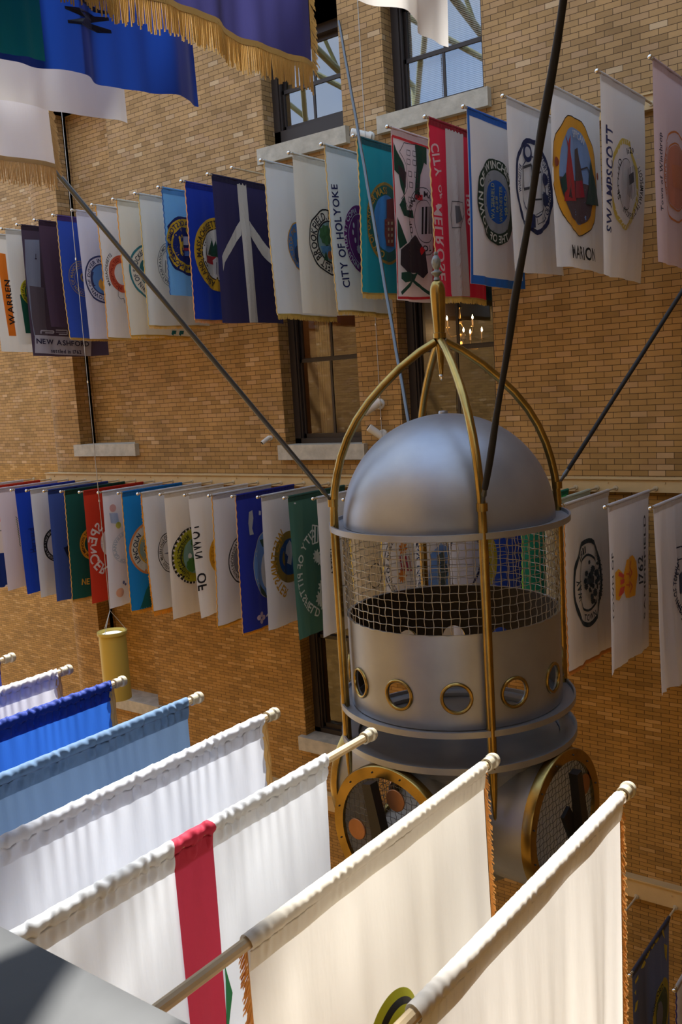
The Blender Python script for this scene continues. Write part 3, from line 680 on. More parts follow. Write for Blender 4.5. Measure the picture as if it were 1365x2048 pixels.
f.line([(784, 272), (868, 300), (868, 594), (800, 596)], .022, RED, closed=True, part='border')
f.poly([(787, 284), (792, 300), (806, 330), (812, 352), (806, 392), (800, 372), (797, 350), (789, 340)], GRN); f.poly([(795, 330), (812, 345), (810, 378), (797, 350)], (52, 50, 52))
f.poly([(829, 288), (852, 296), (852, 330), (846, 326), (840, 350), (838, 398), (830, 388), (833, 330)], GRN)
f.poly([(806, 392), (812, 420), (826, 420), (828, 436), (806, 432), (798, 410)], GRN); f.poly([(795, 434), (812, 486), (800, 498), (796, 470)], GRN)
f.line([(797, 304), (806, 286), (830, 290), (833, 338), (836, 384), (818, 416), (801, 398), (814, 376), (812, 332), (797, 304)], .007, (70, 70, 74))
for (x, y) in ((812, 300), (824, 302), (812, 318), (824, 320), (815, 342), (827, 344), (817, 364), (829, 366), (815, 394)):
    f.line([(x, y), (x+7, y+2), (x+7, y+12), (x, y+10)], .006, (70, 70, 74), closed=True)
f.poly([(828, 388), (842, 390), (842, 402), (829, 398)], RED)
c = (846, 443); f.disc(*c, .29, (70, 70, 74), r0=.282, sx=.85); f.disc(*c, .185, (70, 70, 74), r0=.178, sx=.85); f.arc('TOWN OF MANOR MA', *c, .232, 290, 60, .05, BLK)
for k in range(4): f.poly([(840+k*5, 414), (843+k*5, 414), (843+k*5, 468), (840+k*5, 468)], BLK)
f.poly([(806, 492), (828, 470), (834, 480), (846, 500), (851, 545), (844, 556), (830, 545), (812, 546), (799, 530), (799, 500)], (46, 44, 46))
f.poly([(836, 500), (840, 492), (846, 500), (840, 510)], (214, 40, 44)); f.poly([(801, 546), (812, 544), (826, 548), (834, 544), (828, 560), (808, 566), (801, 558)], GRN)
f.line([(826, 556), (802, 588)], .03, GRN); f.line([(824, 560), (858, 590)], .03, GRN)
f = far((850, 231), (874, 594), (196, 24, 52), 'red and white CITY OF MELROSE flag with mirrored letters', ZU, GU, shine=.2, cord=(206, 176, 116), fringe=(214, 184, 100), fr_len=.045, fedge=False, hdr=(150, 20, 44)); F.append(f)
f.poly([(890, 256), (926, 268), (930, 420), (944, 600), (902, 598), (896, 420)], (208, 206, 204), 'stripe')
f.text('CITY', (867, 287), (877, 352), .085, (220, 196, 196), mirror=True); f.text('OF', (877, 370), (882, 396), .052, (220, 196, 196), mirror=True); f.text('MELROSE', (872, 407), (880, 560), .085, (220, 196, 196), mirror=True); f.text('1900', (938, 390), (944, 452), .08, (220, 196, 196), mirror=True)
f.line([(903, 403), (924, 406), (928, 430), (920, 456), (903, 456), (901, 430)], .006, (60, 60, 66), closed=True, part='emblem'); f.poly([(908, 412), (916, 414), (924, 440), (910, 448)], (100, 100, 106), 'emblem')
f = far((927, 211), (948, 568), (204, 208, 210), 'white flag with bright blue border and the TOWN OF WINCHESTER seal', ZU, GU, hdr=(34, 96, 190)); F.append(f)
for r_ in ((0, 0, .035, f.h), (f.w-.035, 0, f.w, f.h), (0, f.h-.07, f.w, f.h), (0, 0, f.w, .02)): f.rect(*r_, (34, 104, 196), 'border')
c = (994, 404); f.disc(*c, .345, (30, 48, 32), wob=.015); f.disc(*c, .255, (150, 152, 156)); f.disc(*c, .175, (20, 84, 170))
f.arc('TOWN OF WINCHESTER', *c, .30, 238, 5, .062, (206, 206, 196)); f.arc('THE OF', *c, .30, 300, 245, .06, (206, 206, 196), inward=True)
for k, (t, a, b) in enumerate((('WATERFIELD', (986, 438), (984, 366)), ('1638', (993, 424), (991, 392)), ('WINCHESTER', (1000, 444), (998, 372)), ('1850', (1008, 430), (1006, 392)))): f.text(t, a, b, .03, (150, 160, 130))
f = far((1006, 184), (1027, 541), (212, 212, 214), 'white flag with a large navy oval seal behind the black suspension rod', ZU, GU, bill=.03); F.append(f)
c = (1068, 374); f.disc(*c, .375, NAVY, r0=.335, wob=.02, sx=.93); f.disc(*c, .24, NAVY, r0=.23, wob=.02, sx=.93); f.arc('CITY OF HEMMARBLE TROY', *c, .285, -70, 60, .055, NAVY); f.arc('WORCESTER', *c, .285, 195, 150, .05, NAVY)
f.disc(1054, 306, .07, NAVY); f.disc(1054, 304, .04, (190, 190, 200)); f.line([(1046, 335), (1060, 330), (1062, 375), (1048, 378)], .022, (60, 60, 66), closed=True); f.line([(1066, 350), (1078, 345), (1078, 400), (1066, 400)], .014, (60, 60, 66), closed=True)
f.disc(1088, 360, .05, NAVY); f.disc(1088, 400, .06, NAVY, wob=.1); f.poly([(1058, 428), (1066, 430), (1066, 456), (1058, 456)], NAVY, 'emblem'); f.line([(1068, 430), (1084, 420), (1088, 440), (1070, 450)], .006, (60, 60, 66), closed=True)
f = far((1096, 156), (1114, 533), (216, 218, 222), 'white MARION flag with a gold ringed picture of a red tipi and pines', ZU, GU, w=.94); F.append(f)
c = (1152, 354); f.disc(*c, .455, (224, 160, 42), wob=.02, sx=.93); f.disc(*c, .455, BLK, r0=.447, wob=.02, sx=.93); f.disc(*c, .368, (128, 158, 208), sx=.86, wob=.012)
C0 = f.px(*c); f.poly([(C0[0]+.368*.86*math.cos(PI*k/20), C0[1]+.04+.325*math.sin(PI*k/20)) for k in range(21)], (92, 70, 74), px=False)
f.poly([(1128, 270), (1134, 288), (1139, 270), (1138, 300), (1144, 360), (1150, 404), (1124, 404), (1128, 340), (1133, 296)], (178, 44, 46)); f.poly([(1131, 396), (1136, 372), (1141, 398)], (70, 30, 34))
f.poly([(1148, 300), (1155, 296), (1160, 330), (1163, 360), (1164, 396), (1146, 396), (1149, 350)], (84, 66, 64)); f.poly([(1148, 364), (1162, 362), (1165, 396), (1147, 398)], (160, 40, 52)); f.line([(1160, 340), (1170, 336), (1176, 350)], .012, (70, 60, 60))
f.poly([(1178, 320), (1182, 350), (1190, 376), (1196, 412), (1166, 410), (1172, 376), (1174, 350)], (40, 66, 60)); f.poly([(1119, 360), (1126, 346), (1128, 380), (1122, 390)], (40, 66, 60)); f.arc('SIPPICAN', *c, .32, 105, 62, .055, (214, 218, 226)); f.disc(1113, 323, .035, (150, 70, 44)); f.disc(1193, 353, .03, (150, 70, 44))
f.text('MARION', (1133, 518), (1182, 524), .10, BLK)
f = far((1195, 138), (1225, 549), (214, 214, 212), 'white SWAMPSCOTT flag with a yellow rope seal and navy lettering', ZU, GU, bill=.06, slope=.02); F.append(f)
f.text('SWAMPSCOTT', (1222, 462), (1218, 252), .10, (30, 40, 96)); c = (1254, 368); f.disc(*c, .335, (206, 186, 84), r0=.295, wob=.02, sx=.82); f.disc(*c, .19, BLK, r0=.184, sx=.82); f.disc(*c, .18, (200, 200, 200), sx=.82)
for k in range(40):
    a = 2*PI*k/40; C0 = f.px(*c); f.line([(C0[0]+.82*.295*math.cos(a), C0[1]+.295*math.sin(a)), (C0[0]+.82*.335*math.cos(a+.12), C0[1]+.335*math.sin(a+.12))], .008, (226, 222, 206), part='emblem', px=False)
f.arc('SETTLED', *c, .24, 215, 140, .045, BLK); f.arc('1629', *c, .24, 115, 80, .045, BLK); f.arc('INCORPORATED AS SWAMPSCOTT', *c, .24, 235, 400, .045, BLK, inward=True)
for k in range(9): f.line([(1246+k*2.2, 332+abs(k-4)*2), (1247+k*2.0, 402-abs(k-4)*3)], .008, (86, 86, 90), part='emblem')
f.poly([(1246, 352), (1254, 346), (1256, 366), (1248, 372)], (70, 70, 74), 'emblem')
f = far((1301, 118), (1308, 524), (196, 172, 178), 'dusty pink TOWN OF WINTHROP flag with an orange seal at the right edge', ZU, GU, w=1.0); F.append(f)
f.text('Town of Winthrop', (1322, 424), (1318, 266), .05, (40, 34, 60)); c = (1352, 356); f.disc(*c, .33, (190, 110, 50), r0=.315, sx=.9); f.disc(*c, .33*.75, (190, 110, 50), r0=.235, sx=.9); f.disc(*c, .23, (190, 120, 96), sx=.9); f.arc('INCORPORATED', *c, .28, 215, 130, .045, (180, 100, 50)); f.poly([(1344, 330), (1362, 334), (1362, 380), (1346, 376)], (196, 120, 84), 'emblem')
f = far((1408, 97), None, (200, 200, 198), 'plain white flag beyond the dusty pink flag', ZU, GU, h=1.4); f.x = F[-1].x+.36; F.append(f)
UPN = len(F)
# ---- middle row
f = far((-80, 975), (-60, 1165), (200, 196, 200), 'white flag topped by a pale hem at the far left', ZM, GM, h=1.35); F.append(f)
f = far((-47, 977), None, (212, 206, 204), 'red hemmed white flag with orange and blue blocks at the left edge', ZM, GM, h=1.35, hdr=(190, 52, 30)); F.append(f)
f.poly([(-40, 1011), (4, 1014), (6, 1043), (-30, 1043)], (228, 92, 26), 'stripe'); f.line([(-30, 1062), (9, 1061)], .008, BLK); f.poly([(-30, 1108), (18, 1104), (24, 1176), (-30, 1180)], (20, 50, 130), 'stripe')
f = far((-13, 978), (20, 1181), (206, 196, 200), 'pinkish white flag with a green leafy edge, left of the bright royal blue one', ZM, GM, bill=.05); F.append(f)
for k in range(12): f.line([(31+k*.7, 1033+k*5), (35+k*.6, 1038+k*5)], .01, (70, 110, 90), part='emblem')
f = far((22, 979), (60, 1185), (8, 44, 158), 'bright royal blue flag with faint script in the left middle row', ZM, GM, shine=.3); F.append(f)
f.text('Harvard', (66, 1104), (61, 1056), .07, (10, 34, 120))
f = far((53, 981), (91, 1195), (202, 204, 204), 'white flag with half of a black ring seal, left of the slate navy flag', ZM, GM, bill=.06); F.append(f)
f.disc(118, 1088, .23, BLK, r0=.165); f.arc('INCORPORATED 1854', 118, 1088, .197, 260, 110, .032, (190, 190, 190)); f.poly([(58, 981), (62, 981), (62, 985), (58, 985)], BLK, 'label_patch')
f = far((88, 981), (123, 1204), (44, 64, 132), 'slate navy flag left of the dark green flag', ZM, GM); F.append(f)
f.poly([(127, 1096), (134, 1092), (140, 1090), (140, 1122), (134, 1112)], (24, 34, 70), 'emblem')
f = far((122, 984), (154, 1201), (14, 66, 58), 'dark green flag with gold seal and gold NE letters beside SPENCER', ZM, GM, cord=(214, 176, 100), fringe=(206, 160, 70), fr_len=.03, fedge=False); F.append(f)
c = (186, 1086); f.disc(*c, .205, GLD, r0=.13); f.arc('NEW MENDON TOWN', *c, .165, 262, 80, .035, BLK); f.text('NEW', (164, 1169), (194, 1166), .075, (206, 170, 60))
f = far((159, 984), (195, 1205), (176, 40, 20), 'red SPENCER flag with mirrored white letters around a pale disc', ZM, GM, shine=.1); F.append(f)
c = (226, 1083); f.disc(*c, .19, (206, 196, 196)); f.arc('SPENCER', 228, 1090, .33, 122, 244, .12, (214, 206, 204), mirror=True)
f = far((197, 985), (222, 1218), (210, 210, 212), 'white flag with faded fruit and a pale GRANVILLE seal, right of SPENCER', ZM, GM, bill=.05); F.append(f)
f.arc('OF GRANVILLE', 252, 1094, .16, 265, 95, .04, (160, 176, 186)); f.disc(252, 1094, .19, (170, 184, 190), r0=.184)
f.disc(225, 1016, .045, (222, 170, 160)); f.poly([(218, 1026), (234, 1026), (238, 1048), (222, 1046)], (170, 184, 206), 'emblem'); f.disc(236, 1050, .04, (206, 196, 80)); f.disc(244, 1184, .055, (232, 176, 140)); f.disc(250, 1164, .02, (110, 116, 150)); f.disc(254, 1168, .015, (90, 90, 130))
f = far((237, 988), (267, 1223), (14, 108, 180), 'blue gold-edged LINCOLN flag with an orange ringed seal over a green hill', ZM, GM, cord=(216, 160, 60), fringe=(224, 160, 50), fr_len=.04, fedge=False); F.append(f)
c = (300, 1095); f.disc(*c, .305, (206, 130, 70)); f.disc(*c, .28, (206, 204, 190)); f.disc(*c, .19, (206, 160, 50)); f.disc(*c, .17, (130, 150, 140)); f.arc('LINCOLN', *c, .235, 215, 128, .06, (30, 50, 70)); f.disc(296, 1096, .07, (30, 40, 36), wob=.15)
f.poly([(276, 1222), (290, 1178), (306, 1148), (312, 1150), (316, 1214)], (16, 96, 92), 'picture')
f = far((276, 989), (316, 1222), (206, 206, 206), 'white MILLERS FALLS compass flag with heavy orange fringe', ZM, GM, cord=(236, 160, 30), fringe=(236, 160, 40), fr_len=.05, bill=.07, fedge=True); F.append(f)
c = (345, 1103); f.disc(*c, .245, BLK, r0=.235); f.disc(*c, .165, BLK, r0=.158); f.arc('MILLERS FALLS OF', *c, .20, 200, 110, .045, BLK); f.arc('RIVERS FALLS', *c, .20, 210, 260, .045, BLK, inward=True)
for a in range(0, 360, 45):
    C0 = f.px(*c); t = math.radians(a); L = .15 if a % 90 == 0 else .09
    f.poly([(C0[0]+L*math.cos(t), C0[1]+L*math.sin(t)), (C0[0]+.03*math.cos(t+.8), C0[1]+.03*math.sin(t+.8)), C0, (C0[0]+.03*math.cos(t-.8), C0[1]+.03*math.sin(t-.8))], (110, 110, 116), 'emblem', px=False)
f = far((321, 991), (346, 1242), (214, 206, 192), 'cream flag with the yellow-green TOWN OF PETERSHAM seal', ZM, GM); F.append(f)
c = (388, 1111); f.disc(*c, .325, BLK); f.disc(*c, .30, (176, 172, 40))
for k in range(36):
    C0 = f.px(*c); a = 2*PI*k/36; f.line([(C0[0]+.30*math.cos(a), C0[1]+.30*math.sin(a)), (C0[0]+.33*math.cos(a), C0[1]+.33*math.sin(a))], .02, (214, 206, 192), 'emblem', px=False)
f.disc(*c, .20, (120, 160, 150)); f.arc('TOWN OF PETERSHAM', *c, .25, 245, 110, .06, (60, 64, 24)); f.disc(376, 1112, .03, (220, 220, 220)); f.disc(380, 1130, .08, (70, 120, 50), wob=.08); f.disc(384, 1085, .05, (70, 120, 50), wob=.08)
f = far((370, 992), (407, 1233), (216, 212, 206), 'white flag with bold mirrored TOWN OF lettering and half a yellow disc', ZM, GM, bill=.04); F.append(f)
f.text('TOWN', (385, 1050), (392, 1118), .10, BLK, mirror=True); f.text('OF', (399, 1146), (401, 1180), .085, BLK, mirror=True); f.disc(450, 1107, .245, (224, 160, 30)); f.arc('HARTSVIL', 450, 1107, .2, 240, 120, .04, (196, 130, 20))
f = far((418, 995), (450, 1253), (200, 200, 202), 'light grey gold-edged flag with a dark INCORPORATED seal', ZM, GM, cord=(222, 166, 60), fringe=(226, 166, 50), fr_len=.03, fedge=False, bill=.04); F.append(f)
c = (492, 1118); f.disc(*c, .27, BLK, r0=.255); f.disc(*c, .18, BLK, r0=.172); f.disc(*c, .172, (140, 138, 140)); f.arc('DANVERS INCORPORATED', *c, .215, 250, 100, .045, BLK)
f = far((465, 996), (497, 1267), (22, 34, 132), 'royal blue gold-edged flag with an oval landscape, a flower and a bust', ZM, GM, shine=.25, cord=(206, 160, 110), fringe=(224, 160, 50), fr_len=.025, fedge=False); F.append(f)
f.disc(536, 1128, .36, (180, 180, 170), sx=.62); f.disc(536, 1128, .35, (96, 140, 204), sx=.62); f.disc(535, 1140, .2, (200, 206, 210), sx=.45)
f.poly([(518, 1165), (530, 1180), (540, 1200), (524, 1186)], (50, 70, 60), 'emblem'); f.poly([(519, 1080), (530, 1076), (532, 1098), (524, 1092)], (50, 80, 70), 'emblem')
f.poly([(497, 1024), (503, 1020), (505, 1036), (503, 1056), (506, 1068), (499, 1070), (496, 1046)], (170, 172, 170), 'emblem')
for dx, dy in ((-5, 0), (5, 0), (0, -7), (0, 7)): f.disc(524+dx, 1234+dy, .028, (196, 176, 190))
f.poly([(516, 1021), (520, 1022), (520, 1030), (516, 1030)], (190, 190, 200), 'emblem'); f.text('F', (537, 1226), (541, 1234), .05, (190, 190, 200))
f = far((516, 997), (548, 1259), (204, 204, 206), 'white flag with gold WESTMINSTER letters round a gold and blue seal', ZM, GM); F.append(f)
c = (582, 1113); f.disc(*c, .27, (136, 110, 44)); f.disc(*c, .19, (28, 70, 130)); f.poly([(574, 1092), (580, 1080), (586, 1090), (584, 1130), (576, 1126), (578, 1112), (572, 1108)], (176, 176, 190), 'emblem'); f.arc('WESTMINSTER', 596, 1118, .385, 122, 240, .10, (190, 140, 40))
f = far((569, 999), (600, 1277), (48, 88, 76), 'green CITY OF PITTSFIELD flag with mirrored white lettering', ZM, GM, bill=.03); F.append(f)
f.arc('CITY OF PITTSFIELD', 656, 1138, .46, 112, 246, .085, (200, 206, 200), mirror=True)
f.line([(624, 1050), (624, 1088), (634, 1084), (634, 1052)], .014, (196, 204, 198), closed=True, part='emblem'); f.line([(629, 1052), (629, 1086)], .02, (196, 204, 198), part='emblem')
for (x, y, s_) in ((632, 1112, 1), (638, 1120, .8), (642, 1172, 1), (638, 1196, 1.2), (644, 1206, 1)): f.disc(x, y, .06*s_, (184, 194, 186), wob=.25, sx=.8)
f.poly([(586, 1005), (590, 1005), (590, 1008), (586, 1008)], (206, 206, 206), 'label_patch')
f = far((627, 1001), (657, 1274), (208, 210, 214), 'white flag with a thin black seal just left of the clock', ZM, GM, bill=.03); F.append(f)
f.disc(684, 1125, .24, BLK, r0=.234, sx=.6); f.text('ATTITU', (668, 1150), (665, 1098), .04, BLK)
# behind the clock cage
Xs = [-5.17, -4.81, -4.46, -4.10, -3.75, -3.40]
def farX(X, col, label, z=ZM, h=1.4, **k): return Flag(X, FT, z, 'far', col=col, h=h, label=label, group=GM, **k)
f = farX(Xs[0], (214, 196, 160), 'cream flag with a yellow edge seen through the left of the mesh cage', cord=(220, 190, 70)); F.append(f)
f.disc(750, 1150, .12, (60, 60, 60), r0=.11)
f = farX(Xs[1], (206, 204, 204), 'white flag with orange lions and red stripes seen through the cage', cord=(226, 200, 90)); F.append(f)
f.disc(805, 1125, .33, (60, 60, 64), r0=.32); f.disc(805, 1097, .055, (206, 120, 40), wob=.25); f.disc(804, 1152, .06, (206, 120, 40), wob=.25); f.arc('TOWN OF QUILLING', 805, 1125, .28, 245, 100, .05, (50, 50, 56))
for k in range(4): f.line([(799+k*5, 1112), (803+k*5, 1142)], .02, (150, 40, 56), part='emblem')
f = farX(Xs[2], (204, 204, 206), 'white and blue SUDBURY flag seen through the middle of the cage'); F.append(f)
f.disc(862, 1128, .34, NAVY, r0=.31); f.arc('SUDBURY SUDBURY', 862, 1128, .26, 250, 80, .075, (24, 60, 120)); f.poly([(862, 1110), (880, 1086), (898, 1096), (900, 1172), (858, 1172)], (110, 150, 206), 'picture'); f.poly([(874, 1110), (886, 1100), (896, 1140), (890, 1172), (878, 1172)], (80, 96, 90), 'picture')
f = farX(Xs[3], (206, 206, 210), 'white flag with a blue seal sliver seen through the cage, left of the yellow seal'); F.append(f)
f.disc(930, 1120, .3, NAVY, r0=.27)
f = farX(Xs[4], (28, 56, 160), 'royal blue flag with a bright yellow seal seen through the cage'); F.append(f)
f.disc(968, 1124, .24, (220, 180, 40)); f.disc(966, 1128, .09, (30, 50, 90), wob=.1); f.text('O', (934, 1130), (936, 1118), .06, (200, 190, 80))
f = farX(Xs[5], (20, 122, 96), 'green flag with white marks and a dark red patch seen through the cage', h=1.35, cord=(120, 190, 60)); F.append(f)
f.poly([(978, 1076), (1004, 1070), (1004, 1092), (980, 1098)], (120, 40, 50), 'emblem')
for k in range(6): f.disc(996+k*8, 1142-k*4, .045, (190, 206, 196), wob=.3, sx=.5)
f = Flag(-3.05, FT, ZM, 'far', col=(206, 196, 170), h=1.36, label='cream flag with green hem and olive foot, mostly hidden at the right of the clock', group=GM, hdr=(190, 200, 180)); f.x = -3.20; F.append(f)
f.poly([(1108, 1000), (1132, 988), (1132, 996), (1108, 1010)], (30, 140, 60), 'stripe'); f.poly([(1112, 1236), (1136, 1250), (1138, 1300), (1114, 1300)], (110, 110, 50), 'stripe'); f.text('INE', (1118, 1230), (1118, 1185), .06, (80, 40, 30)); f.disc(1124, 1155, .035, (30, 100, 60), wob=.2)
f = far((1124, 1006), (1137, 1348), (208, 200, 192), 'cream orange-edged flag with a black oak tree seal, right of the clock', ZM, GM, cord=(206, 140, 70), fringe=(196, 130, 60), fr_len=.03, fedge=False, bill=.03); F.append(f)
c = (1175, 1166); f.disc(*c, .375, (36, 42, 44), r0=.335, wob=.012, sx=.8); f.disc(*c, .245, (36, 42, 44), r0=.225, sx=.8); f.arc('TOWN OF ORANGE INC', *c, .29, 60, -60, .06, (50, 54, 56)); f.arc('1811', *c, .29, 130, 95, .06, (36, 42, 44)); f.arc('TOWN', *c, .29, 250, 290, .055, (36, 42, 44), inward=True); f.text('WAY', (1157, 1202), (1153, 1160), .05, (36, 42, 44))
rn = random.Random(3); C0 = f.px(1178, 1163)
for k in range(46):
    a = rn.uniform(0, 6.28); q = rn.uniform(0, 1)**.6; f.disc(C0[0]+.12*q*math.cos(a), C0[1]+.18*q*math.sin(a), rn.uniform(.012, .03), (36, 42, 44), px=False, wob=.2)
f.line([(1160, 1164), (1176, 1160)], .045, (36, 42, 44), part='emblem')
f = far((1211, 1015), (1222, 1353), (208, 206, 210), 'white SANDISFIELD 1762 flag with an orange pot emblem', ZM, GM, bill=.02); F.append(f)
f.text('TOWN OF', (1227, 1243), (1223, 1106), .04, (50, 50, 56)); f.text('SANDISFIELD', (1291, 1237), (1288, 1030), .04, (50, 50, 56)); f.text('1762', (1281, 1166), (1279, 1112), .045, (50, 50, 56))
f.poly([(1251, 1120), (1266, 1110), (1274, 1122), (1276, 1150), (1273, 1190), (1262, 1196), (1251, 1196), (1246, 1170), (1247, 1148)], (232, 160, 20), 'emblem'); f.poly([(1233, 1146), (1238, 1138), (1247, 1150), (1249, 1172), (1240, 1202), (1235, 1200)], (232, 170, 40), 'emblem')
f.line([(1263, 1122), (1260, 1134), (1266, 1146), (1258, 1160), (1267, 1172), (1262, 1186)], .018, (206, 96, 30), part='emblem')
for (y) in (1148, 1170): f.line([(1250, y), (1260, y)], .012, (206, 96, 30), part='emblem'); f.line([(1255, y-5), (1255, y+5)], .012, (206, 96, 30), part='emblem')
for q in (((1238, 1144), (1247, 1150), (1246, 1158), (1237, 1152)), ((1240, 1160), (1247, 1158), (1247, 1166), (1240, 1170)), ((1240, 1176), (1248, 1172), (1246, 1186), (1238, 1194))): f.poly(q, (214, 84, 60), 'emblem')
f = far((1302, 1015), (1334, 1370), (206, 204, 208), 'white flag with a dotted TEMPLETON seal at the right edge of the middle row', ZM, GM, bill=.10, amp=.03); F.append(f)
c = (1360, 1166); f.disc(*c, .30, (44, 48, 70), r0=.288, sx=.75); f.disc(*c, .20, (44, 48, 70), r0=.19, sx=.75); f.arc('TOWN OF TEMPLETON', *c, .245, 240, 100, .06, (44, 48, 70)); f.disc(1358, 1166, .08, (70, 74, 90), wob=.2, sx=.5)
f = Flag(F[-1].x+.355, FT, ZM, 'far', col=(206, 204, 204), h=1.3, label='plain white flag just beyond the TEMPLETON flag', group=GM); F.append(f)
# ---- lower row
f = far((1261, 1948), None, (62, 66, 84), 'dark slate flag with yellow diamonds and a green ringed seal at lower right', ZL, 'banner flags in the lowest row', h=1.4); F.append(f)
for q in (((1281, 1936), (1288, 1920), (1291, 1924), (1287, 1934), (1282, 1937)), ((1290, 1915), (1297, 1898), (1300, 1902), (1296, 1914), (1291, 1918)), ((1301, 1896), (1306, 1884), (1309, 1888), (1304, 1898)), ((1309, 1884), (1314, 1872), (1317, 1876), (1312, 1886)), ((1269, 1962), (1275, 1948), (1275, 1956), (1270, 1968)), ((1268, 1985), (1271, 1978), (1271, 1990)), ((1266, 2012), (1274, 1998), (1272, 2018), (1266, 2030)), ((1321, 1860), (1325, 1858), (1328, 1876), (1324, 1870)), ((1326, 1886), (1333, 1890), (1332, 1922), (1328, 1912))):
    f.poly(q, (214, 196, 60), 'border')
c = (1322, 2022); f.disc(*c, .30, (206, 190, 60), sx=.75); f.disc(*c, .22, (92, 110, 70), sx=.75); f.disc(1316, 2026, .12, (150, 150, 160), sx=.5); f.arc('TOWN OF CONCORD', *c, .26, 230, 90, .05, (50, 54, 44))
f = far((1350, 1982), None, (176, 170, 164), 'pale grey flag with a dark blue edge at the bottom right', ZL, 'banner flags in the lowest row', h=1.4, cord=(40, 44, 120)); F.append(f)
f = Flag(F[-2].x-.355, FT, ZL, 'far', col=(160, 160, 160), h=.8, w=.30, label='short grey flag on the pole left of the dark slate flag', group='banner flags in the lowest row'); F.append(f)
for f in F: f.build()
pole_only.build(nocloth=True)

# ---- near row (camera side wall), tips towards the hall
NT = 2.122
def near(X, col, label, grp=GN, z=ZN, **k):
    k.setdefault('trans', .45)
    return Flag(X, k.pop('tip', NT), z, 'near', col=col, label=label, group=grp, near=True, **k)
N = []
N.append(near(-3.40, (44, 48, 130), 'dark blue flag whose tip just shows at the left edge of the near row', h=1.4, shine=.2, gather=.004))
N.append(near(-3.02, (228, 230, 238), 'white satin flag with twisted gold cord, second from the left in the near row', shine=.3, gather=.006, cord=(222, 184, 120), h=1.4))
N.append(near(-2.70, (36, 96, 214), 'bright blue near-row flag with gold cord at its tip', shine=.2, gather=.004, cord=(222, 184, 120), h=1.4, hdr=(24, 60, 160)))
N.append(near(-2.30, (98, 128, 164), 'denim blue near-row flag without fringe', shine=0, trans=.25, gather=.003, h=1.4, w=1.16))
N.append(near(-1.955, (228, 234, 246), 'white near-row flag with gathered hem and doubled gold cord, right of the denim blue one', gather=.007, cord=(226, 184, 116), h=1.4, w=1.16))
f = near(-1.575, (228, 234, 242), 'white near-row flag with a broad crimson stripe', gather=.004, h=1.4, gap=.21, w=1.04); N.append(f)
xa = f.px(340, 1690)[0]; xb = f.px(420, 1650)[0]
f.rect(xa, .0, xb+.0, f.h, (198, 50, 78)); f.poly([(447, 1925), (453, 1945), (465, 1985), (458, 2048), (452, 2048), (450, 1960)], (40, 120, 70), 'emblem')
f.bands = [(xa, xb, (198, 50, 78))]
N.append(near(-1.172, (240, 234, 220), 'cream-white near-row flag with orange fringe on both side edges', cord=None, fringe=(236, 172, 92), h=1.4, fr_len=.035, gather=.0))
N.append(near(-.80, (242, 238, 230), 'nearest ivory flag with smooth tube sleeve and gold fringe at lower right', fringe=(236, 180, 104), h=1.4, fr_len=.035, gather=.0))
# the same wall, upper row: only the feet of the flags come into the picture
f = near(-2.65, (226, 228, 240), 'white satin flag with cream bullion fringe at the upper left', GT, z=2.12, shine=.35, fringe=(214, 182, 128), fr_len=.07, h=1.345, tip=2.05); N.append(f)
f = near(-2.28, (216, 216, 212), 'off-white felt-like flag without fringe above the fringed white one', GT, z=2.12, h=1.29, tip=2.05); N.append(f)
f = near(-1.74, (10, 120, 150), 'teal flag with a black letter at the top left corner', GT, z=2.12, h=1.395, w=.50, tip=1.375, shine=.2); N.append(f); f.text('d', (66, 8), (92, 22), .10, (20, 24, 30))
f = near(-1.945, (16, 54, 160), 'satin deep blue flag with black vertical lettering at the upper left', GT, z=2.12, h=1.31, tip=2.05, shine=.6, amp=.02, trans=.2); N.append(f); f.text('MAN', (172, 54), (150, -60), .11, (8, 10, 20))
f = near(-1.55, (54, 54, 118), 'large violet-navy flag with heavy gold bullion fringe at the top', GT, z=2.12, fringe=(210, 178, 112), fr_len=.065, h=1.295, tip=2.05, amp=.014, trans=.3); N.append(f)
f = near(-1.10, (232, 232, 230), 'white satin flag foot at the top centre', GT, z=2.12, h=1.35, tip=2.05, shine=.5, amp=.02); N.append(f)
for f in N: f.build()

# ------------------------------------------------------------------ lime strap at the nearest pole
a = MB(); pts = []; K = 26
for k in range(K+1):
    t = math.radians(-10+150*k/K); pts.append((1.155+.062*math.cos(t), -1.075+.062*math.sin(t)))
for (w0, w1, mi) in ((0, .012, 0), (.012, .022, 1), (.022, .034, 0)):
    for k in range(K):
        def pp(i, s_): 
            y, z = pts[i]; cy_, cz_ = 1.155, -1.075; d = Vector((0, y-cy_, z-cz_)).normalized(); return Vector((-.845, y, z))+d*(.012-s_)+Vector((s_*.6, 0, 0))
        a.quad(pp(k, w0), pp(k+1, w0), pp(k+1, w1), pp(k, w1), mi, sm=True)
o = a.build('webbing_strap', [cloth_mat((186, 186, 40), .2), BLACKM])
tag(o, 'lime and black webbing strap looped at the inner end of the nearest ivory flag', 'strap')

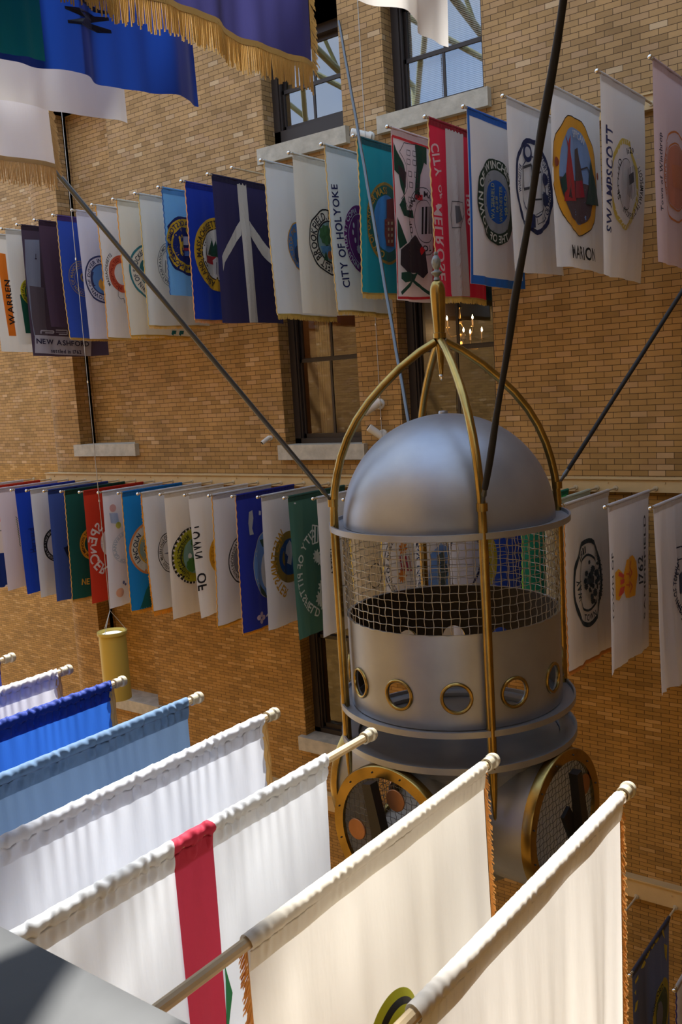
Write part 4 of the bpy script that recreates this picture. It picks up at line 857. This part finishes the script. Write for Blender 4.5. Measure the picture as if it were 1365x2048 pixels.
# ------------------------------------------------------------------ the hanging clock sculpture
CX, CY = -2.671, 4.46
AZ0 = math.atan2(-CY, -CX)
def rad(a): t = AZ0+math.radians(a); return Vector((math.cos(t), math.sin(t), 0))
ck = thing('hanging_clock_sculpture', 'large steel domed clock cage with brass legs hung in the middle of the hall', 'sculpture', (CX, CY, -2.75))
CO = Vector((0, 0, 2.75))
def cb(m_, name, mat, parent=None, sharp=35):
    m_.v = [tuple(Vector(v)+CO) for v in m_.v]
    return m_.build(name, mat, parent or ck, sharp=sharp)
r = .588; a = MB(); a.lathe([(.0001, -.762+r+.003)]+[(r*math.sin(t*PI/2/40), -.762+r*math.cos(t*PI/2/40)) for t in range(1, 41)], 128); cb(a, 'dome', STEEL)
cb(MB().lathe([(.0001, -.158), (.022, -.159), (.026, -.166), (.026, -.176)], 24), 'dome_cap', STEEL)
def flange(z, ri, ro, lip=.018):
    return MB().lathe([(ri, z), (ro-.014, z), (ro-.011, z+lip), (ro, z+lip), (ro, z-.014), (ri, z-.014)], 128, closed=True)
cb(flange(-.765, .555, .668), 'flange', STEEL); cb(flange(-1.775, .54, .667), 'flange', STEEL)
cb(MB().lathe([(.0001, -2.0), (.575, -2.0), (.575, -1.968), (.655, -1.965), (.657, -1.945), (.669, -1.945), (.669, -1.98), (.6, -2.0), (.57, -2.05)], 128), 'flange', STEEL)
# wire cage
a = MB(); nv = 84; zt, zb = -.775, -1.268; rc = .598
for k in range(nv):
    t = 2*PI*k/nv; nn = 36; sgn = 1 if k % 2 else -1
    a.tube([((rc+sgn*.003*math.sin(j*PI/3))*math.cos(t+.0035*math.sin(j*PI/3+k)), (rc+sgn*.003*math.sin(j*PI/3))*math.sin(t+.0035*math.sin(j*PI/3+k)), zt+(zb-zt)*j/nn) for j in range(nn+1)], .0021, 5, cap=False)
for h in range(12):
    z = zt-.018-h*.0435; sgn = 1 if h % 2 else -1
    a.tube([((rc+sgn*.003*math.cos(j*PI/2))*math.cos(2*PI*j/(nv*2)), (rc+sgn*.003*math.cos(j*PI/2))*math.sin(2*PI*j/(nv*2)), z+.002*math.sin(j*PI/2)) for j in range(nv*2)], .0021, 5, closed=True)
cb(a, 'wire_mesh', WIRE)
# boolean helper on temporary objects
def boolean(base, cutters, op='DIFFERENCE'):
    def tmp(m_): 
        me = bpy.data.meshes.new('t'); me.from_pydata(m_.v, [], m_.f); me.polygons.foreach_set('use_smooth', m_.sm)
        bm = bmesh.new(); bm.from_mesh(me); bmesh.ops.remove_doubles(bm, verts=bm.verts, dist=1e-6); bmesh.ops.recalc_face_normals(bm, faces=bm.faces); bm.to_mesh(me); bm.free()
        o = bpy.data.objects.new('t', me); sc.collection.objects.link(o); return o
    b = tmp(base) if isinstance(base, MB) else base; ts = []
    for c, op_ in cutters:
        t = tmp(c); ts.append(t); md = b.modifiers.new('b', 'BOOLEAN'); md.operation = op_; md.object = t; md.solver = 'EXACT'
    dg = bpy.context.evaluated_depsgraph_get(); dg.update(); me = bpy.data.meshes.new_from_object(b.evaluated_get(dg))
    for t in ts+[b]:
        m_ = t.data; bpy.data.objects.remove(t); bpy.data.meshes.remove(m_)
    return me
def put(me, name, mats, parent=ck, sharp=35):
    me.name = name; me.materials.clear()
    for m_ in mats: me.materials.append(m_)
    me.transform(Matrix.Translation(CO)); me.polygons.foreach_set('use_smooth', [True]*len(me.polygons)); me.set_sharp_from_angle(angle=math.radians(sharp)); return link(name, me, parent)
drum = MB().lathe([(.597, -1.272), (.597, -1.77), (.583, -1.77), (.583, -1.272)], 144, closed=True)
cut = []
for k in range(12):
    d = rad(30*k); up = Vector((0, 0, 1)); c0 = d*.5; c0.z = -1.600
    cut.append((MB().tube([c0, c0+d*.2], .072, 28), 'DIFFERENCE'))
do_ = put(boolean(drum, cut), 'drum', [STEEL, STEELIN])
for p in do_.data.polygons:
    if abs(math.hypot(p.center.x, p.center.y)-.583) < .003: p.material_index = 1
for k in range(12):
    d = rad(30*k); tv = Vector((-d.y, d.x, 0)); c0 = d*.600; c0.z = -1.600; bow = []
    for j in range(40):
        t = 2*PI*j/40; y = .076*math.cos(t); p = d*math.sqrt(.600**2-y*y)+tv*y; p.z = -1.600+.076*math.sin(t); bow.append(p)
    cb(MB().tube(bow, .0095, 10, closed=True), 'porthole_ring', BRASS)
# legs: arch, upright, tapered spike
for az in (15, 105, 195, 285):
    d = rad(az)
    prof = [(.028, .215), (.12, .165), (.234, .083), (.33, -.002), (.415, -.088), (.487, -.180), (.543, -.276), (.585, -.375), (.613, -.470), (.632, -.56), (.642, -.66), (.645, -.76)]
    pts = [d*p+Vector((0, 0, z)) for p, z in prof]
    a = MB().tube(pts+[d*.645+Vector((0, 0, z)) for z in (-.9, -1.2, -1.5, -1.80, -1.96)], [.0225]*11+[.0245]*6, 14)
    lg = cb(a, 'leg', BRASS)
    cb(MB().tube([d*.645+Vector((0, 0, z)) for z in (-1.96, -2.10, -2.22, -2.235)], [.0245, .018, .009, .002], 14), 'leg_spike', BRASS, lg) if False else cb(MB().tube([d*.645+Vector((0, 0, z)) for z in (-1.96, -2.10, -2.23, -2.245)], [.0245, .018, .009, .002], 14), 'leg_spike', BRASS, ck)
    cb(MB().tube([d*.645+Vector((0, 0, -.64)), d*.645+Vector((0, 0, -.60))], .029, 14), 'leg_collar', BRASS, ck)
# crowning brass club, hanging point and grey pinecone finial
cb(MB().lathe([(.0001, .548), (.014, .546), (.028, .535), (.037, .518), (.0415, .495), (.042, .47), (.039, .40), (.034, .32), (.031, .265), (.036, .262), (.036, .235), (.030, .228), (.026, .205), (.023, .19), (.018, .12), (.011, .045), (.009, .04), (.0001, .038)], 36), 'brass_club', BRASS)
cb(MB().lathe([(.0001, .04), (.013, .038), (.015, .034), (.010, .026), (.0085, .012), (.0001, .006)], 20), 'drop_tip', CHROME)
FIN = pm('weathered_pewter', (128, 134, 134), .5, .5, bump=.5, bscale=60, var=.3)
a = MB().lathe([(.018, .545), (.016, .556), (.012, .562), (.019, .572), (.030, .582), (.030, .588), (.014, .596), (.012, .600), (.020, .615), (.0245, .632), (.0235, .652), (.017, .668), (.010, .676), (.0001, .678)], 24)
rn = random.Random(5)
for k in range(26):
    t = k*2.4; z = .608+k*.0024; rr_ = .0225*math.sin(PI*min(1, (k+6)/34)); a.tube([(rr_*math.cos(t), rr_*math.sin(t), z), ((rr_+.003)*math.cos(t), (rr_+.003)*math.sin(t), z+.008)], [.005, .002], 6)
a.lathe([(.0001, .696), (.008, .694), (.012, .686), (.011, .678), (.006, .672)], 16); cb(a, 'pinecone_finial', FIN)
# clock body: upright core crossed by two tubes, hollow, with four clock faces
ZF, RF = -2.37, .385; AZF = (55, 145, 235, 325)
core = MB().lathe([(.0001, -1.99), (.57, -1.99), (.56, -2.04), (.50, -2.2), (.43, -2.45), (.40, -2.62), (.40, -2.72), (.0001, -2.72)], 72)
def cyl(d, L, r_, z): return MB().tube([d*(-L)+Vector((0, 0, z)), d*L+Vector((0, 0, z))], r_, 72)
dA, dB = rad(55), rad(145)
body = boolean(core, [(cyl(dA, .655, RF-.012, ZF), 'UNION'), (cyl(dB, .655, RF-.012, ZF), 'UNION'), (cyl(dA, .9, RF-.03, ZF), 'DIFFERENCE'), (cyl(dB, .9, RF-.03, ZF), 'DIFFERENCE')])
BIN = pm('inner_steel_lit', (196, 194, 188), .6)  # tube insides paler: the light let in is put into the colour
bo = put(body, 'clock_body', [STEEL, BIN])
for p in bo.data.polygons:
    q = p.center-CO-Vector((0, 0, ZF))
    for d_ in (dA, dB):
        if abs((q-d_*q.dot(d_)).length-(RF-.03)) < .006: p.material_index = 1
for n_, az in enumerate(AZF):
    d = rad(az); tv = Vector((-d.y, d.x, 0)); up = Vector((0, 0, 1)); c0 = d*.655+Vector((0, 0, ZF))
    Mx = Matrix((tv, up, tv.cross(up))).transposed().to_4x4()
    if Mx.to_3x3() @ Vector((0, 0, 1)) @ d < 0: Mx = Matrix((-tv, up, (-tv).cross(up))).transposed().to_4x4()
    Mx.translation = c0
    ring = cb(MB().lathe([(.325, .0), (.325, .022), (.385, .022), (.390, .014), (.390, -.03), (.372, -.03), (.372, 0)], 96, M=Mx, closed=True), 'clock_face', BRASS)
    bl = MB()
    for k in range(12):
        t = 2*PI*(k+.5)/12; bl.lathe([(.0001, .029), (.003, .0285), (.005, .025), (.005, .021)], 10, c=(.355*math.cos(t), .355*math.sin(t)), M=Mx)
    bl.v = [tuple(Vector(v)+CO) for v in bl.v]; bl.build('bolt', BLACKM, ring)
    g = MB(); st = .036; K = 9
    for i in range(-K, K+1):
        x = i*st; L = math.sqrt(max(0, .33**2-x*x))
        if L < .02: continue
        nn = max(4, int(L*2/.009)); sg_ = 1 if i % 2 else -1
        g.tube([Mx @ Vector((x+.0014*math.sin(j*PI/2), -L+2*L*j/nn, sg_*.0032*math.cos((-L+2*L*j/nn)/st*PI))) for j in range(nn+1)], .0019, 5, cap=False)
        g.tube([Mx @ Vector((-L+2*L*j/nn, x+.0014*math.sin(j*PI/2), -sg_*.0032*math.cos((-L+2*L*j/nn)/st*PI))) for j in range(nn+1)], .0019, 5, cap=False)
    g.v = [tuple(Vector(v)+CO) for v in g.v]; g.build('face_mesh', WIRED, ring)
    def disc_(x, y, r_=.06):
        m_ = MB().lathe([(.0001, .014), (r_-.003, .014), (r_, .011), (r_, .005), (.0001, .005)], 36, c=(x, y), M=Mx); m_.v = [tuple(Vector(v)+CO) for v in m_.v]; m_.build('hour_disc', COPPER, ring)
    def hand(x0, y0, x1, y1, w_, z0, z1):
        A, B = Vector((x0, y0, 0)), Vector((x1, y1, 0)); dd = (B-A).normalized(); nn_ = Vector((-dd.y, dd.x, 0)); m_ = MB()
        P = [A+nn_*w_*.5, A-nn_*w_*.5, B-nn_*w_*.35, B+nn_*w_*.35]; base = [p+Vector((0, 0, z0)) for p in P]; top = [p+Vector((0, 0, z1)) for p in P]
        V = [tuple((Mx @ p)+CO) for p in base+top]; i = 0; m_.v = V
        for f_ in ((3, 2, 1, 0), (4, 5, 6, 7), (0, 1, 5, 4), (1, 2, 6, 5), (2, 3, 7, 6), (3, 0, 4, 7)): m_.f.append(f_); m_.m.append(0); m_.sm.append(False)
        m_.build('clock_hand', BLACKM, ring)
    if n_ == 3:
        disc_(.045, .215); disc_(-.235, -.02); hand(.02, -.10, -.065, .315, .085, .05, .11); hand(.04, -.08, -.10, .10, .05, .03, .05)
    else:
        disc_(.235, .12); disc_(-.20, -.215); hand(.09, -.19, .01, .29, .075, .05, .10); hand(.06, -.10, -.05, .08, .11, .03, .05)
# suspension rods in foam sleeves
def rod(az, el, z, L, label, mat, r0, wav, daz=0, tip=True):
    A = Vector((CX, CY, 0))+rad(az)*.66+Vector((0, 0, z)); d = rad(az+daz)*math.cos(math.radians(el))+Vector((0, 0, math.sin(math.radians(el))))
    t = thing('suspension_rod', label, 'rod', A, 'rods that hold the clock')
    n_ = 60; u = d.orthogonal().normalized(); v_ = d.cross(u)
    pts = [d*(.09+(L-.09)*k/n_)+u*wav*math.sin(k*.9)+v_*wav*math.cos(k*.63) for k in range(n_+1)]
    MB().tube(pts, [r0*(1+.12*math.sin(k*.7)*(1 if wav > .001 else .0)) for k in range(n_+1)], 12).build('rod_sleeve', mat, t)
    e = MB(); e.tube([d*.0, d*.05], [.007, .011], 10); e.tube([d*.05, d*.10], [.014, .010], 10); e.tube([d*-.03+Vector((0, 0, -.02)), d*.02], [.006, .009], 8); e.build('turnbuckle', RODM, t)
    return t
rod(15, 58, -.60, 5.2, 'black foam-covered suspension rod running up in front of the flags', RUBBER, .0155, .0022)
rod(-75, 54, -.60, 5.6, 'bare dark steel suspension rod rising to the upper left', RODM, .0135, 0)
rod(105, 53.5, -.61, 5.5, 'dark suspension rod rising to the right of the dome', RUBBER, .0125, .0005)
rod(195, 54, -.60, 4.6, 'grey suspension rod rising behind the dome beside the window pier', RODM, .0125, .001, daz=-3)

# ------------------------------------------------------------------ yellow cylinder lamp on a thin cable
L0 = onY(224, 1262, 5.5); LX, LZ = L0.x, L0.z
t = thing('cylinder_lamp', 'yellow cylinder pendant lamp hanging at the left on a thin cable', 'lamp', (LX, 5.5, LZ-.66))
oz = .66
MB().lathe([(.128, oz-.02), (.128, .0), (.120, .0), (.120, oz-.02)], 40, closed=True).build('lamp_shell', LAMPM, t)
MB().lathe([(.120, oz), (.141, oz), (.141, oz-.028), (.120, oz-.028)], 40, closed=True).build('rim', LAMPM, t)
dm = pm('lamp_diffuser', (235, 235, 225), .5); dm.node_tree.nodes['Principled BSDF'].inputs['Emission Color'].default_value = (1, .97, .86, 1); dm.node_tree.nodes['Principled BSDF'].inputs['Emission Strength'].default_value = .8
MB().lathe([(.0001, oz-.02), (.085, oz-.02), (.12, oz-.035), (.12, oz-.05)], 32).build('diffuser', dm, t)
kn = Vector((0, 0, oz+.20))
for k in range(3):
    a_ = k*2*PI/3+.9; MB().tube([Vector((.135*math.cos(a_), .135*math.sin(a_), oz)), kn], .0025, 6).build('hanger_wire', WIRE, t)
MB().tube([kn, Vector((0, 0, 11))], .0032, 6).build('cable', WIRE, t)
a = MB()
for z in (1.9, 3.0, 4.1): a.tube([Vector((0, 0, z)), Vector((0, 0, z+.02))], .007, 6)
a.build('cable_clip', CHROME, t)
P0 = onY(765, 880, 7.5)
t = thing('steel_cable', 'thin steel cable hanging in front of the brick pier between the windows', 'cable', P0)
MB().tube([Vector((0, 0, 0)), Vector((0, 0, 7))], .0035, 6).build('cable_strand', WIRE, t)
a = MB()
for z in (.20, 1.1, 2.2): a.tube([Vector((0, 0, z)), Vector((0, 0, z+.02))], .008, 6)
a.build('cable_clip', CHROME, t)

# ------------------------------------------------------------------ wall mounted cameras and spotlights
def seccam(px_, aim, label, s_=1.0, name='security_camera', cat='camera'):
    P = onY(*px_, 8.0); t = thing(name, label, cat, (P.x, 8.0, P.z), 'wall fixtures')
    MB().lathe([(.0001, .03), (.045*s_, .03), (.055*s_, .02), (.055*s_, 0)], 24, M=Matrix.Rotation(PI/2, 4, 'X')).build('mounting_plate', WHITEP, t)
    d = Vector(aim).normalized(); b = Vector((0, -.09*s_, 0)); MB().tube([Vector((0, -.02, 0)), b, b+d*.05*s_], .012*s_, 8).build('bracket', WHITEP, t)
    u = b+d*.02; MB().tube([u-d*.08*s_, u-d*.078*s_, u+d*.12*s_, u+d*.13*s_], [.02*s_, .042*s_, .045*s_, .038*s_], 18).build('housing', WHITEP, t)
    MB().tube([u+d*.131*s_, u+d*.136*s_], .034*s_, 18).build('lens', BLACKM, t)
seccam((762, 808), (-.6, -.5, -.45), 'white security camera on the brick pier beside the lower windows', 1.0)
seccam((768, 868), (-.5, -.4, .5), 'white floodlight on the pier just above the dome', .9, 'floodlight', 'floodlight')
seccam((742, 275), (-.7, -.5, .25), 'white camera on the pier between the upper windows', 1.0)
seccam((542, 876), (-.3, -.8, -.5), 'small white spotlight on the bricks left of the lower window', .55, 'spotlight', 'spotlight')

# ------------------------------------------------------------------ chandelier in the lower right room
CHX, CHY, CHZ = None, 9.3, None
P = onY(922, 677, CHY); t = thing('chandelier', 'lit brass candle chandelier seen through the lower right window', 'chandelier', P)
BR = pm('polished_brass', (236, 190, 120), .2, 1)
MB().lathe([(.0001, .40), (.012, .38), (.03, .34), (.012, .31), (.010, .22), (.035, .19), (.02, .16), (.045, .10), (.022, .05), (.04, .01), (.02, -.03), (.055, -.08), (.03, -.13), (.0001, -.16)], 20).build('stem', BR, t)
MB().tube([Vector((0, 0, .38)), Vector((0, 0, 1.0))], .005, 6).build('chain', BR, t)
fl = pm('candle_flame', (255, 220, 160), .5); fb = fl.node_tree.nodes['Principled BSDF']; fb.inputs['Emission Color'].default_value = (1, .72, .38, 1); fb.inputs['Emission Strength'].default_value = 26
cdl = pm('candle_tube', (240, 200, 160), .5)
for tier, (n_, R_, z_) in enumerate(((5, .24, -.03), (2, .15, .12))):
    for k in range(n_):
        a_ = 2*PI*k/n_+.35+tier*.5; d = Vector((math.cos(a_), math.sin(a_), 0))
        arm = MB().tube([d*.02+Vector((0, 0, z_-.02)), d*R_*.35+Vector((0, 0, z_-.09)), d*R_*.75+Vector((0, 0, z_-.10)), d*R_*.97+Vector((0, 0, z_-.05)), d*R_+Vector((0, 0, z_))], .006, 8).build('arm', BR, t)
        MB().lathe([(.0001, z_), (.022, z_+.004), (.026, z_+.012)], 14, c=(d.x*R_, d.y*R_)).build('drip_pan', BR, arm)
        MB().lathe([(.010, z_), (.010, z_+.085), (.0001, z_+.085)], 12, c=(d.x*R_, d.y*R_)).build('candle', cdl, arm)
        MB().lathe([(.0001, z_+.085), (.009, z_+.098), (.010, z_+.108), (.006, z_+.124), (.0001, z_+.14)], 12, c=(d.x*R_, d.y*R_)).build('flame', fl, arm)
lamp('chandelier_light', (P.x, P.y, P.z+.1), 3.0, (1, .66, .36), .2)
